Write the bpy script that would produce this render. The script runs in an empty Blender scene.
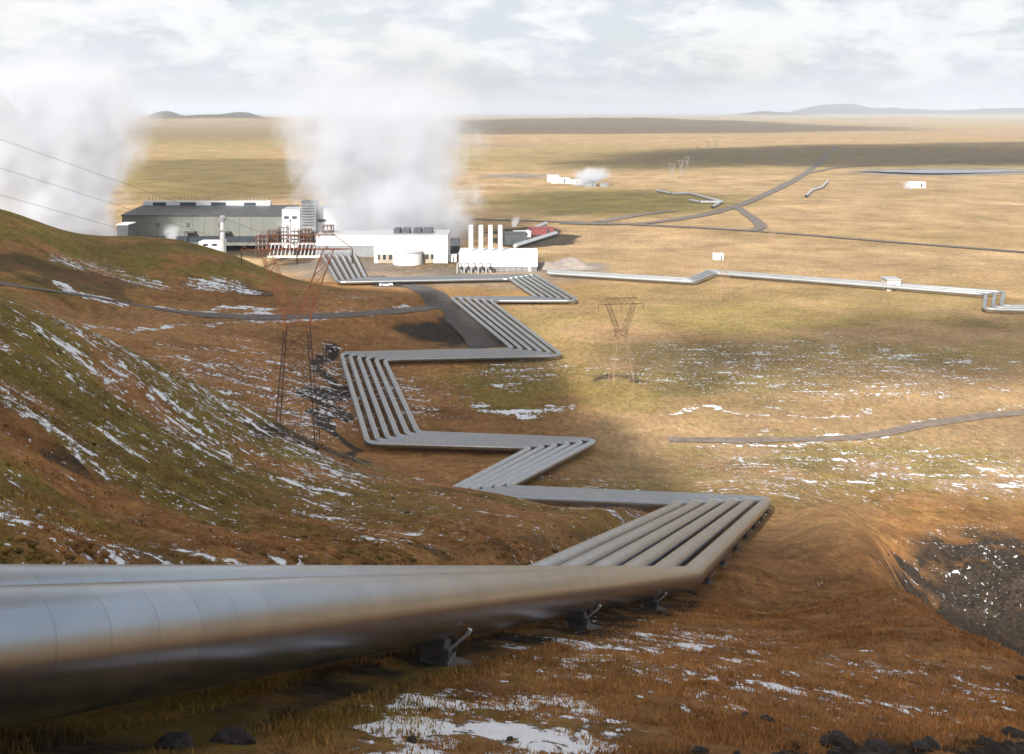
import bpy, bmesh, math, random
import numpy as np
from mathutils import Vector, Matrix

random.seed(7)
rng = np.random.default_rng(7)
F = 1100.0; HY = 112.0; CX = 512.0; CZ = 53.5
SC = bpy.context.scene
COL = SC.collection

def P(px, py, D):
    return Vector(((px-CX)/F*D, D, CZ-(py-HY)/F*D))
def PZ(px, py, z=0.0):
    D = (CZ-z)*F/(py-HY)
    return Vector(((px-CX)/F*D, D, z))

# ------------------------------------------------------------------ helpers
def tag(o, label=None, cat=None, group=None, kind=None):
    if label: o['label'] = label
    if cat: o['category'] = cat
    if group: o['group'] = group
    if kind: o['kind'] = kind
    return o

def empty(name, loc, label, cat, group=None, rz=0.0):
    o = bpy.data.objects.new(name, None); COL.objects.link(o)
    o.location = loc; o.rotation_euler = (0, 0, rz); o.empty_display_size = 1
    return tag(o, label, cat, group)

def mesh_obj(name, verts, faces, mat, parent=None, smooth=False, loc=None, rz=0.0):
    me = bpy.data.meshes.new(name)
    me.from_pydata([tuple(v) for v in verts], [], [tuple(f) for f in faces])
    me.update()
    if mat: me.materials.append(mat)
    if smooth:
        me.polygons.foreach_set('use_smooth', [True]*len(me.polygons))
    o = bpy.data.objects.new(name, me); COL.objects.link(o)
    if parent: o.parent = parent
    if loc is not None: o.location = loc
    if rz: o.rotation_euler = (0, 0, rz)
    return o

class MB:
    def __init__(s): s.v = []; s.f = []
    def box(s, x0, x1, y0, y1, z0, z1):
        b = len(s.v)
        s.v += [(x0,y0,z0),(x1,y0,z0),(x1,y1,z0),(x0,y1,z0),(x0,y0,z1),(x1,y0,z1),(x1,y1,z1),(x0,y1,z1)]
        s.f += [(b,b+3,b+2,b+1),(b+4,b+5,b+6,b+7),(b,b+1,b+5,b+4),(b+1,b+2,b+6,b+5),(b+2,b+3,b+7,b+6),(b+3,b,b+4,b+7)]
        return s
    def bar(s, a, c, r=0.1, n=4, r2=None):
        a = Vector(a); c = Vector(c); d = (c-a)
        if d.length < 1e-6: return s
        d.normalize(); u = d.orthogonal().normalized(); w = d.cross(u)
        b = len(s.v); r2 = r if r2 is None else r2
        for p, rr in ((a, r), (c, r2)):
            for k in range(n):
                t = 2*math.pi*(k+.5)/n
                q = p+u*(math.cos(t)*rr)+w*(math.sin(t)*rr); s.v.append(tuple(q))
        for k in range(n):
            k2 = (k+1) % n
            s.f.append((b+k, b+k2, b+n+k2, b+n+k))
        s.f.append(tuple(b+k for k in range(n))[::-1]); s.f.append(tuple(b+n+k for k in range(n)))
        return s
    def lathe(s, prof, n=32, c=(0,0,0)):
        b = len(s.v)
        for r, z in prof:
            for k in range(n):
                t = 2*math.pi*k/n
                s.v.append((c[0]+r*math.cos(t), c[1]+r*math.sin(t), c[2]+z))
        m = len(prof)
        for i in range(m-1):
            for k in range(n):
                k2 = (k+1) % n
                s.f.append((b+i*n+k, b+i*n+k2, b+(i+1)*n+k2, b+(i+1)*n+k))
        s.f.append(tuple(b+(m-1)*n+k for k in range(n)))
        return s
    def build(s, name, mat, parent=None, smooth=False, **k):
        return mesh_obj(name, s.v, s.f, mat, parent, smooth, **k)

# ------------------------------------------------------------------ noise (numpy)
def _h(ix, iy, seed):
    n = (ix.astype(np.int64)*374761393 + iy.astype(np.int64)*668265263 + seed*1442695041) & 0x7fffffff
    n = ((n ^ (n >> 13))*1274126177) & 0x7fffffff
    return ((n ^ (n >> 16)) & 0xffff)/65535.0
def vnoise(x, y, seed=0):
    ix = np.floor(x); iy = np.floor(y); fx = x-ix; fy = y-iy
    fx = fx*fx*fx*(fx*(fx*6-15)+10); fy = fy*fy*fy*(fy*(fy*6-15)+10)
    a = _h(ix, iy, seed); b = _h(ix+1, iy, seed); c = _h(ix, iy+1, seed); d = _h(ix+1, iy+1, seed)
    return (a*(1-fx)+b*fx)*(1-fy)+(c*(1-fx)+d*fx)*fy
def fbm(x, y, seed=0, o=4):
    s = 0; a = 1; t = 0
    for i in range(o):
        s = s+a*vnoise(x*2**i+i*17.3, y*2**i-i*9.1, seed+i); t += a; a *= .5
    return s/t      # 0..1
def sstep(a, b, x):
    t = np.clip((x-a)/(b-a), 0, 1); return t*t*(3-2*t)

# ------------------------------------------------------------------ the pipeline route
PR = 0.6        # radius of each clad pipe
def q(px, py, drop): return P(px, py, drop*F/(py-HY))
route0 = [q(690,578,25.0), q(768,501,42.2), q(504,489,46), q(597,441,51.5), q(418,434,52), q(384,360,52),
          q(562,356,52), q(490,301,52), q(578,301,52), q(535,275,52), q(366,279,52), q(352,250.5,52.2)]
route5 = [q(530,577,25.9), q(681,505,40.5), q(443,496,43.6), q(532,448.5,51.5), q(368,444,52), q(341,354,52),
          q(514,350,52), q(451,298,52), q(538,298,52), q(510,279,52), q(338,282.5,52), q(320,251,52.2)]
dstart = Vector((9.55+4.70, 48.9, -20.0)); dstart.normalize()
pipes = []
for i in range(6):
    t = i/5.0
    pts = [a.lerp(b, t) for a, b in zip(route0, route5)]
    A = pts[0]
    st = A - dstart*90
    mid = A - dstart*46
    if i == 1: st.z += .32; mid.z += .13
    if i >= 2: st.z += .05
    pipes.append([st, mid] + pts)
pipes_r = []
r0 = [(548,273.2),(694,282),(715,273.2),(986,294.5),(984,309),(1075,312)]
r2 = [(548,271),(689,279),(709,270.8),(1004,292.4),(1001,306),(1075,308)]
for i in range(3):
    t = i/2.0
    pipes_r.append([PZ(a[0],a[1],1.3).lerp(PZ(b[0],b[1],1.3), t) for a, b in zip(r0, r2)])

# ------------------------------------------------------------------ roads (centre lines in the world)
def RP(*pts): return [P(*p) if len(p) == 3 else PZ(*p) for p in pts]
roads = {
 'hill_road': (RP((-260,262,205),(-120,272,210),(0,283,220),(50,291,227),(100,298,235),(150,308,243),(200,315,250),(250,318,255),(320,316,262),(400,310.5,279),(436,306.5)), 7.5),
 'plant_road': (RP((372,277.5),(392,284),(412,288),(432,297),(450,311),(466,328),(488,349)), 7.5),
 'valley_track': (RP((668,442),(700,441.5),(760,443),(820,441),(870,436),(920,426),(970,418),(1040,410),(1120,402)), 2.9),
 'main_road': (RP((470,219.5),(560,222),(640,225),(760,231.5),(900,243),(1024,253),(1150,263)), 5.0),
 'lava_road': (RP((560,223.5),(640,224),(700,216),(735,206.5),(762,196),(806,173),(824,158),(835,147)), 6.5),
 'link_road': (RP((735,206.5),(745,213),(762,227),(748,231)), 5.0),
 'far_road': (RP((806,173),(850,167),(930,164),(1060,158)), 5.0),
 'site_road': (RP((600,222),(640,215),(672,211)), 7.0),
}

# ------------------------------------------------------------------ terrain height
ctrl = []
def cp(px, py, D): p = P(px, py, D); ctrl.append((p.x, p.y, p.z))
def cw(x, y, drop): ctrl.append((x, y, CZ-drop))
# slope the pipes run down (eye about 2.8 m above it)
for Y in (1.5, 4, 8, 14, 20, 28, 38, 50):
    for a in (-.62, -.3, -.1, .1, .25, .4, .62):
        X = a*Y
        if a > .26 and Y > 36: continue
        if a < -.2 and Y > 16: continue
        cw(X, Y, 2.76+.393*(.28*X+.96*Y))
for (X, Y, d) in ((8,60,26.6),(16,60,27.4),(14,75,31.3),(22,75,31.4),(22,90,34.8),(30,90,35.2),(28,105,38.6),(32,118,43)): cw(X, Y, d)
for a in ((870,532,90),(850,512,104),(830,503,114),(920,600,55),(1024,660,34.5),(990,640,38),(890,565,76),(1150,735,24)): cp(*a)
# gully and lava flat right of the spur
for a in ((870,525,128),(905,545,122),(925,580,112),(960,600,110),(1024,640,100),(1024,560,120),(1000,680,92),(1150,600,112),(1024,500,148),(1160,520,146),(930,510,140)): cp(*a)
for a in ((950,620,80,44.5),(1010,640,66,43),(905,560,95,43.5)):
    X = (a[0]-CX)/F*a[2]; cw(X, a[2], a[3])
# beyond corner B down to the valley floor
for a in ((768,488,135),(700,478,148),(640,470,158),(830,488,148),(900,480,156)): cp(*a)
# left hillside
for a in ((0,563,24),(0,553,27),(-150,550,22),(150,565,32),(300,563,42),(400,561,52),(500,559,64),(0,500,33),(0,400,50),(0,300,80),
          (-200,420,40),(-200,330,60),(-200,210,85),(66,328,100),(150,373,116),(250,415,131),(350,455,142),(278,437,140),(450,486,117),(520,501,108),(600,507,102),
          (80,500,44),(200,480,66),(200,430,85),(100,400,72),(350,500,82),(300,440,112),(450,520,76),(550,532,80),(600,521,91),(640,508,98),(100,450,55)): cp(*a)
# fall behind that ridge
for a in ((-200,110,36),(0,125,37.5),(40,132,40),(100,150,43.5),(180,160,47),(260,165,49.5)):
    X = (a[0]-CX)/F*a[1]; cw(X, a[1], a[2])
# valley between and the middle hill
for a in ((0,294,200),(0,283,220),(0,240,262),(-200,235,255),(-200,160,300),(0,205,290),(40,222,308),(80,237,330),(120,238.5,340),(170,237,335),(230,250,322),(260,267,312),(300,283,303),
          (330,288,300),(390,300,290),(100,298,235),(100,270,275),(200,315,250),(200,285,280),(250,318,255),(250,295,282),(400,310.5,277),(100,330,215),(150,350,202),(200,370,196),(250,395,187),
          (300,420,177),(300,340,238),(350,320,262)): cp(*a)
for a in ((0,360,47),(-250,360,40),(80,390,52),(130,380,52.8),(200,370,53.3),(260,355,53.5),(320,345,53.5),(-250,430,52)):
    X = (a[0]-CX)/F*a[1]; cw(X, a[1], a[2])
# valley floor
for a in ((380,400),(430,380),(470,400),(560,400),(640,420),(600,380),(720,440),(780,420),(860,440),(940,420),(1024,430),(1150,430),(440,330),(520,330),(620,330),(760,340),(900,340),(1050,340),
          (400,285),(500,285),(650,290),(850,290),(1050,290),(350,262),(500,262),(700,262),(900,262),(1100,262),(400,240),(700,240),(1000,240),(500,440),(560,455),(1150,380)):
    p = PZ(*a); ctrl.append((p.x, p.y, p.z))
for (rt) in (route0, route5):
    for a, b in zip(rt[:-1], rt[1:]):
        for t in (0, .5):
            p = a.lerp(b, t); ctrl.append((p.x, p.y, p.z-1.15))
ctrl = np.array(ctrl)
def tocoord(x, y):
    th = np.clip(np.arctan2(x, y), -.72, .72)
    return th, np.log(np.maximum(np.hypot(x, y), 1.0))*.42
cu, cl = tocoord(ctrl[:,0], ctrl[:,1])
EPS2 = .035**2
def kern(d2): return np.sqrt(d2+EPS2)
n = len(ctrl)
K = kern((cu[:,None]-cu[None])**2+(cl[:,None]-cl[None])**2)
K -= np.eye(n)*0.004
Am = np.zeros((n+3, n+3)); Am[:n,:n] = K; Am[:n,n] = 1; Am[:n,n+1] = cu; Am[:n,n+2] = cl; Am[n:,:n] = Am[:n,n:].T
sol = np.linalg.solve(Am, np.concatenate([ctrl[:,2], [0,0,0]]))
def rbf(x, y):
    u, l = tocoord(x, y)
    if len(u) > 1000:
        m = np.hypot(x, y) < 570; o_ = np.zeros(u.shape)
        if not m.all():
            o_[m] = rbf(x[m], y[m]); return o_
    out = np.full(u.shape, sol[n]) + sol[n+1]*u + sol[n+2]*l
    for k in range(n):
        out += sol[k]*kern((u-cu[k])**2+(l-cl[k])**2)
    return out
segs = []
for i, pp in enumerate(pipes):
    for a, b in zip(pp[:-1], pp[1:]): segs.append((np.array(a), np.array(b), 1.12, 1.2, 4.5))
for pp in pipes_r:
    for a, b in zip(pp[:-1], pp[1:]): segs.append((np.array(a), np.array(b), 1.3, 1.5, 8))
rsegs = []
for key in ('hill_road',):
    pts, w = roads[key]
    for a, b in zip(pts[:-1], pts[1:]): rsegs.append((np.array(a), np.array(b), 0.0, w*.6, w*.6+7))
def corridor(x, y, z, S, cut=True):
    if len(x) > 1000:
        m = (np.hypot(x, y) < 480) & (y > -40)
        if not m.all():
            zz = np.array(z, float); w = np.zeros(x.shape); dd = np.full(x.shape, 1e9)
            zz[m], w[m], dd[m] = corridor(x[m], y[m], np.array(z)[m], S); return zz, w, dd
    best = np.full(x.shape, 1e9); tz = np.zeros(x.shape); wi = np.full(x.shape, 1.0); wo = np.full(x.shape, 2.0)
    for a, b, cl_, i_, o_ in S:
        d = b[:2]-a[:2]; L2 = d@d
        t = np.clip(((x-a[0])*d[0]+(y-a[1])*d[1])/L2, 0, 1)
        ds = np.hypot(x-(a[0]+t*d[0]), y-(a[1]+t*d[1]))
        m = ds < best
        best = np.where(m, ds, best); tz = np.where(m, a[2]+t*(b[2]-a[2])-cl_, tz); wi = np.where(m, i_, wi); wo = np.where(m, o_, wo)
    w = 1-sstep(wi, wo, best)
    return z*(1-w)+tz*w, w, best
def height(x, y):
    r = np.hypot(x, y)
    z = rbf(x, y)
    far = sstep(380, 560, r)
    z = z*(1-far)
    plain = (fbm(x/260, y/260, 5, 3)-.5)*3.0*sstep(420, 900, r)
    z = z+plain
    amp = sstep(3, 14, r)
    tus = (fbm(x/1.1, y/.9, 11, 3)-.5)*.26*np.clip(1-r/220, 0, 1)
    med = (fbm(x/7, y/6, 21, 3)-.5)*1.0*sstep(16, 40, r)*np.clip(1-r/420, .12, 1)
    left = sstep(30, 70, r)*(1-sstep(200, 420, r))*sstep(.02, -.12, np.arctan2(x, y)+.0)
    med = med*(1-.6*sstep(.02, .12, np.arctan2(x, y))) + (fbm(x/16, y/9, 31, 3)-.5)*.8*left
    # broken bank right behind the pipes
    z0 = z
    z = z+(tus+med)*amp
    # rough lava flat
    gx = np.exp(-(((x-52)/18)**2+((y-112)/16)**2)); z = z+gx*(fbm(x/2.2, y/2.2, 41, 3)-.5)*2.6
    z, w1, _ = corridor(x, y, z, rsegs)
    z, w, dd = corridor(x, y, z, segs)
    z = z+w*(fbm(x/.8, y/.8, 51, 2)-.5)*.12*np.clip(1-r/150, 0, 1)
    # far hills
    th = np.arctan2(x, y); px = CX+F*np.tan(np.clip(th, -1.2, 1.2))
    def hill(cpx, D, w, dD, h, seed):
        return h*np.exp(-((px-cpx)/w)**2-((r-D)/dD)**2)*(.75+.5*fbm(px/23.0, r/900.0, seed, 4))
    z = z+hill(828, 15500, 42, 900, 125, 61)+hill(890, 15600, 60, 900, 82, 62)+hill(1010, 15000, 80, 900, 92, 63)+hill(1130,15000,70,900,110,64)
    z = z+hill(770, 12000, 45, 800, 62, 65)
    z = z+hill(165, 6200, 26, 400, 50, 66)+hill(238, 6000, 34, 400, 54, 67)+hill(200, 5200, 90, 350, 34, 68)
    z = z+hill(-10, 3000, 32, 260, 98, 69)+hill(-90, 3000, 60, 260, 120, 70)+hill(40,3400,40,300,50,71)
    z = z+hill(620, 5200, 130, 250, 20, 73)+hill(330, 4600, 110, 220, 17, 74)+hill(900, 7000, 100, 300, 22, 75)
    z = z+hill(430, 5000, 330, 300, 14, 72)
    return z

# ------------------------------------------------------------------ land-cover masks
def to_px(x, y, z):
    yy = np.maximum(y, .5)
    return CX+F*x/yy, HY+F*(CZ-z)/yy
def ell(px, py, cx, cy, rx, ry, soft=.5):
    d = np.sqrt(((px-cx)/rx)**2+((py-cy)/ry)**2)
    return 1-sstep(1-soft, 1+soft, d)
def pline(px, py, pts, w, soft=1.0):
    best = np.full(px.shape, 1e9)
    for (ax, ay), (bx, by) in zip(pts[:-1], pts[1:]):
        dx, dy = bx-ax, by-ay
        t = np.clip(((px-ax)*dx+(py-ay)*dy)/(dx*dx+dy*dy), 0, 1)
        best = np.minimum(best, np.hypot(px-(ax+t*dx), py-(ay+t*dy)))
    return 1-sstep(w, w+soft*w+.5, best)
def masks(x, y, z):
    px, py = to_px(x, y, z)
    r = np.hypot(x, y)
    s = np.clip(60/np.maximum(r, 1), .05, 3)
    wob = (fbm(x/14, y/14, 81, 4)-.5); wob2 = (fbm(x/11+50, y/11, 82, 4)-.5)
    far = sstep(200, 420, r)
    px = px+wob*(70*(1-far)+40*far); py = py+wob2*(34*(1-far)+6*far)
    front = (y > 0.5)
    leftnear = (r < 150) & (x/np.maximum(y, .5) < .12)
    midhill = (r > 205) & (px < 430) & (py > 200) & (r < 350)
    # tan
    tan = np.zeros_like(x)
    tan = np.maximum(tan, sstep(315, 262, py))
    tan = np.maximum(tan, sstep(500, 640, px)*sstep(520, 470, py)*.85)
    tan = np.maximum(tan, ell(px, py, 560, 330, 70, 45)*.8)
    tan = np.maximum(tan, ell(px, py, 800, 515, 75, 36)*.35)
    tan = np.where(midhill, ell(px, py, 60, 325, 200, 20)*.25, tan)
    # moss
    moss = np.zeros_like(x)
    n1 = fbm(x/9, y/9, 83, 4)
    moss = np.where(leftnear, sstep(.40, .60, n1)*.85*sstep(600, 420, py+0*px) + .15*sstep(.3,.7,n1), moss)
    moss = np.where(leftnear & (px < 260), np.maximum(moss, sstep(.3, .55, n1)*.9), moss)
    moss = np.where(midhill, sstep(.3, .5, n1)*sstep(312, 268, py+.06*(px-200))*.95, moss)
    moss = np.maximum(moss, ell(px, py, 800, 330, 330, 42, .7)*sstep(.33, .6, fbm(x/30, y/22, 84, 4))*.75*(r > 150))
    moss = np.maximum(moss, ell(px, py, 640, 384, 190, 20)*.8*(r > 150))
    moss = np.maximum(moss, ell(px, py, 510, 388, 60, 26)*.9*(r > 150))
    moss = np.maximum(moss, ell(px, py, 830, 470, 260, 45, .7)*sstep(.38, .6, n1)*.7*(r > 118))
    moss = np.maximum(moss, ell(px, py, 610, 203, 130, 13, .35)*1.0)
    moss = np.maximum(moss, ell(px, py, 205, 178, 95, 26, .4)*.75)
    moss = np.maximum(moss, ell(px, py, 700, 295, 240, 14, .6)*.35)
    moss = np.maximum(moss, ell(px, py, 380, 700, 260, 40, .6)*sstep(.42, .62, fbm(x/2.5, y/2.5, 85, 4))*.8*(r < 40))
    moss = np.maximum(moss, ell(px, py, 230, 415, 60, 12)*.5*(r>150))
    moss = np.maximum(moss, ell(px, py, 230, 138, 200, 10, .5)*.7)
    moss = np.maximum(moss, ell(px, py, 640, 158, 260, 12, .5)*.55)
    moss = np.maximum(moss, ell(px, py, 900, 158, 260, 12, .5)*.6)
    # dark lava / bare soil, and painted shade below the near pipe
    n2 = fbm(x/4, y/4, 86, 4)
    dark = np.zeros_like(x)
    dark = np.maximum(dark, ell(px, py, 975, 590, 85, 50, .6)*(r > 88)*(.6+.6*sstep(.35, .5, n2)))
    dark = np.maximum(dark, ell(px, py, 1010, 650, 60, 40, .4)*(r > 60)*.85)
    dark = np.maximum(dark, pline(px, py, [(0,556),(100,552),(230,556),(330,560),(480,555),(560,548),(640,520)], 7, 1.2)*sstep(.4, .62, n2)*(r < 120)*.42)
    dark = np.maximum(dark, pline(px, py, [(0,262),(60,278),(130,292)], 7, 1)*.5*midhill)
    dark = np.maximum(dark, ell(px, py, 252, 290, 18, 13)*.55*midhill)
    dark = np.maximum(dark, ell(px, py, 452, 331, 45, 17)*.85*(r > 150))
    dark = np.maximum(dark, ell(px, py, 620, 381, 26, 7)*.6*(r > 150))
    dark = np.maximum(dark, ell(px, py, 60, 470, 70, 28)*sstep(.5, .66, n2)*.6*(r<100))
    dark = np.maximum(dark, pline(px, py, [(250,432),(300,437),(360,452)], 8, 1)*.6*(r<160))
    dark = np.maximum(dark, ell(px, py, 900, 765, 260, 26, .4)*sstep(.45, .6, fbm(x/1.1, y/1.1, 87, 3))*.95*(r<40))
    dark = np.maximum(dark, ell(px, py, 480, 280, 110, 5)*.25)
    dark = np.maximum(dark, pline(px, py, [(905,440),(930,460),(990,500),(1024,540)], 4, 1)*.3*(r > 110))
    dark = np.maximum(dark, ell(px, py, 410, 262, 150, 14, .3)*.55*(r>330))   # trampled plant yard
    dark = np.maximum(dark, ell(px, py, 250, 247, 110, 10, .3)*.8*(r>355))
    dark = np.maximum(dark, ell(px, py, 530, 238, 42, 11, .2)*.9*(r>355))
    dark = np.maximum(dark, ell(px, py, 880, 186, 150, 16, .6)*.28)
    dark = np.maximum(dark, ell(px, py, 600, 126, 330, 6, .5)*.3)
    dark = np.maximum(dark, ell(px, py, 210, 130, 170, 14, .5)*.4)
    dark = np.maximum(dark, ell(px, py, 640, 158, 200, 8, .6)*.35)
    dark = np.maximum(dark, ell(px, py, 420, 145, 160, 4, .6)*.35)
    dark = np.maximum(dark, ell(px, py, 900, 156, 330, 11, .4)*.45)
    dark = np.maximum(dark, pline(px, py, [(322,358),(325,380),(331,405),(340,430),(352,455)], 6, .9)*.8*(r > 150))
    dark = np.maximum(dark, pline(px, py, [(0,752),(120,738),(250,712),(400,672),(560,628),(690,596)], 10, 1.0)*(.3+.4*sstep(.35, .6, fbm(x/1.3, y/1.3, 89, 3)))*(r < 125)*(px > -50))  # dark mossy soil, with the near pipe's shadow painted into the same strip
    dark = np.maximum(dark, sstep(14, 34, z)*(r > 2500)*.75)
    # snow density
    sn = np.full_like(x, .0)
    lay = sstep(.42, .62, fbm(x/22, y/13, 88, 3))
    sn = np.where(leftnear & (py < 575), .57+.20*lay, sn)
    sn = np.where(leftnear & (py < 575), np.maximum(sn, pline(px, py, [(0,330),(60,368),(170,405),(260,450),(330,490)], 8, 2)*.68), sn)
    sn = np.where(leftnear & (py < 575), np.maximum(sn, pline(px, py, [(110,440),(190,460),(290,500),(400,535)], 9, 2)*.74), sn)
    sn = np.where(leftnear & (py < 575), np.maximum(sn, pline(px, py, [(0,425),(45,440),(120,475),(160,500)], 8, 2)*.68), sn)
    sn = np.maximum(sn, ell(px, py, 500, 725, 200, 42, .5)*.86*(r < 40))
    sn = np.maximum(sn, ell(px, py, 410, 735, 80, 24, .5)*1.0*(r < 40))
    sn = np.maximum(sn, ell(px, py, 640, 660, 180, 50, .5)*.80*(r < 60))
    sn = np.maximum(sn, ell(px, py, 850, 700, 220, 50, .5)*.76*(r < 60))
    sn = np.maximum(sn, ell(px, py, 820, 590, 120, 40, .6)*.40*(r < 118))
    sn = np.maximum(sn, ell(px, py, 975, 575, 110, 75, .6)*.58*(r > 70))
    sn = np.maximum(sn, ell(px, py, 860, 470, 260, 50, .6)*.70*(r > 118))
    sn = np.maximum(sn, ell(px, py, 1010, 478, 40, 14, .5)*.80*(r > 118))
    sn = np.maximum(sn, ell(px, py, 820, 370, 300, 42, .5)*.70*(r > 150))
    sn = np.maximum(sn, ell(px, py, 700, 320, 200, 16, .5)*.45*(r > 150))
    sn = np.maximum(sn, pline(px, py, [(470,409),(560,408)], 2.6, 1)*.90*(r > 150))
    sn = np.maximum(sn, pline(px, py, [(650,413),(880,413)], 1.3, 1)*.93*(r > 150))
    sn = np.maximum(sn, pline(px, py, [(690,439),(800,440),(870,432),(930,421),(1024,406)], 1.3, 1.2)*.86*(r > 150))
    sn = np.maximum(sn, ell(px, py, 520, 375, 60, 16, .5)*.72*(r > 150))
    sn = np.maximum(sn, ell(px, py, 240, 395, 260, 60, .4)*.74*(r > 150)*(r < 255))
    sn = np.maximum(sn, ell(px, py, 225, 288, 42, 11, .5)*.90*midhill)
    sn = np.maximum(sn, pline(px, py, [(60,255),(110,270),(160,285)], 6, 1.5)*.76*midhill)
    sn = np.maximum(sn, pline(px, py, [(60,288),(130,301),(200,311),(250,315),(330,313),(400,307)], 1.6, 1.2)*.97*midhill)
    sn = np.maximum(sn, pline(px, py, [(90,331),(160,327),(240,322),(330,318)], 1.5, 1.5)*.88*(r > 155))
    sn = np.maximum(sn, ell(px, py, 330, 300, 60, 14, .5)*.6*midhill)
    sn = np.where((y < 2), .45, sn)
    # gravel
    gr = np.zeros_like(x)
    px0, py0 = to_px(x, y, z)
    gr = np.maximum(gr, ell(px, py, 565, 268, 45, 6, .3)*.8*(r > 300))
    gr = np.maximum(gr, ell(px0, py0, 950, 172, 95, 4.0, .3)*.9)
    gr = np.maximum(gr, ell(px0, py0, 515, 176, 35, 2.0, .3)*.8)
    gr = np.maximum(gr, ell(px, py, 470, 277, 130, 9, .3)*.5*(r > 300))
    gr = np.maximum(gr, ell(px, py, 340, 268, 60, 10, .3)*.6*(r > 320))
    bro = np.zeros_like(x)
    bro = np.maximum(bro, ell(px, py, 960, 650, 200, 110, .6)*.7*(r<118))
    bro = np.maximum(bro, ell(px, py, 430, 380, 120, 60, .6)*.5)
    return (np.where(front, tan, .0), np.where(front, moss, .3), np.where(front, dark, 0.), sn), (gr, bro)

def set_attr(me, name, comps):
    N = len(comps[0]); arr = np.zeros((N, 4), np.float32); arr[:,3] = 0
    for k, c in enumerate(comps): arr[:,k] = c
    at = me.attributes.new(name, 'FLOAT_VECTOR' if len(comps) == 3 else 'FLOAT_COLOR', 'POINT')
    at.data.foreach_set('color', arr.ravel())

# ------------------------------------------------------------------ materials
def newmat(name):
    m = bpy.data.materials.new(name); m.use_nodes = True
    nt = m.node_tree; nt.nodes.clear()
    return m, nt, nt.nodes, nt.links
def simple(name, col, rough=.6, metal=0.0, var=.12, scale=1.0, bump=0.0):
    m, nt, N, L = newmat(name)
    out = N.new('ShaderNodeOutputMaterial'); b = N.new('ShaderNodeBsdfPrincipled')
    tc = N.new('ShaderNodeTexCoord'); no = N.new('ShaderNodeTexNoise'); no.inputs['Scale'].default_value = scale; no.inputs['Detail'].default_value = 5
    L.new(tc.outputs['Object'], no.inputs['Vector'])
    mr = N.new('ShaderNodeMapRange'); mr.inputs[1].default_value = .3; mr.inputs[2].default_value = .7; mr.inputs[3].default_value = 1-var; mr.inputs[4].default_value = 1+var
    L.new(no.outputs['Fac'], mr.inputs[0])
    mx = N.new('ShaderNodeVectorMath'); mx.operation = 'SCALE'; mx.inputs[0].default_value = col; L.new(mr.outputs[0], mx.inputs['Scale'])
    L.new(mx.outputs[0], b.inputs['Base Color'])
    b.inputs['Roughness'].default_value = rough; b.inputs['Metallic'].default_value = metal
    if bump:
        bp = N.new('ShaderNodeBump'); bp.inputs['Strength'].default_value = bump; L.new(no.outputs['Fac'], bp.inputs['Height']); L.new(bp.outputs[0], b.inputs['Normal'])
    L.new(b.outputs[0], out.inputs[0]); return m

class NG:
    """tiny node writer"""
    def __init__(s, nt): s.nt = nt; s.N = nt.nodes; s.L = nt.links
    def inp(s, sock, v):
        if hasattr(v, 'is_output') or isinstance(v, bpy.types.NodeSocket): s.L.new(v, sock)
        else: sock.default_value = v
    def math(s, op, a, b=0.0, c=None, clamp=False):
        n_ = s.N.new('ShaderNodeMath'); n_.operation = op; n_.use_clamp = clamp
        s.inp(n_.inputs[0], a); s.inp(n_.inputs[1], b)
        if c is not None: s.inp(n_.inputs[2], c)
        return n_.outputs[0]
    def mr(s, v, a, b, c=0.0, d=1.0, smooth=False):
        n_ = s.N.new('ShaderNodeMapRange')
        if smooth: n_.interpolation_type = 'SMOOTHSTEP'
        for k, x in enumerate((v, a, b, c, d)): s.inp(n_.inputs[k], x)
        return n_.outputs[0]
    def noise(s, vec, scale, detail=4, rough=.55, dist=0.0):
        n_ = s.N.new('ShaderNodeTexNoise'); s.L.new(vec, n_.inputs['Vector'])
        n_.inputs['Scale'].default_value = scale; n_.inputs['Detail'].default_value = detail; n_.inputs['Roughness'].default_value = rough; n_.inputs['Distortion'].default_value = dist
        return n_.outputs['Fac']
    def mapping(s, vec, sc=(1,1,1), rot=(0,0,0), loc=(0,0,0)):
        n_ = s.N.new('ShaderNodeMapping'); s.L.new(vec, n_.inputs[0]); n_.inputs['Scale'].default_value = sc; n_.inputs['Rotation'].default_value = rot; n_.inputs['Location'].default_value = loc
        return n_.outputs[0]
    def mix(s, f, a, b, mode='MIX'):
        n_ = s.N.new('ShaderNodeMix'); n_.data_type = 'RGBA'; n_.blend_type = mode
        s.inp(n_.inputs[0], f)
        s.inp(n_.inputs[6], a if not isinstance(a, tuple) else (*a, 1)); s.inp(n_.inputs[7], b if not isinstance(b, tuple) else (*b, 1))
        return n_.outputs[2]

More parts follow.
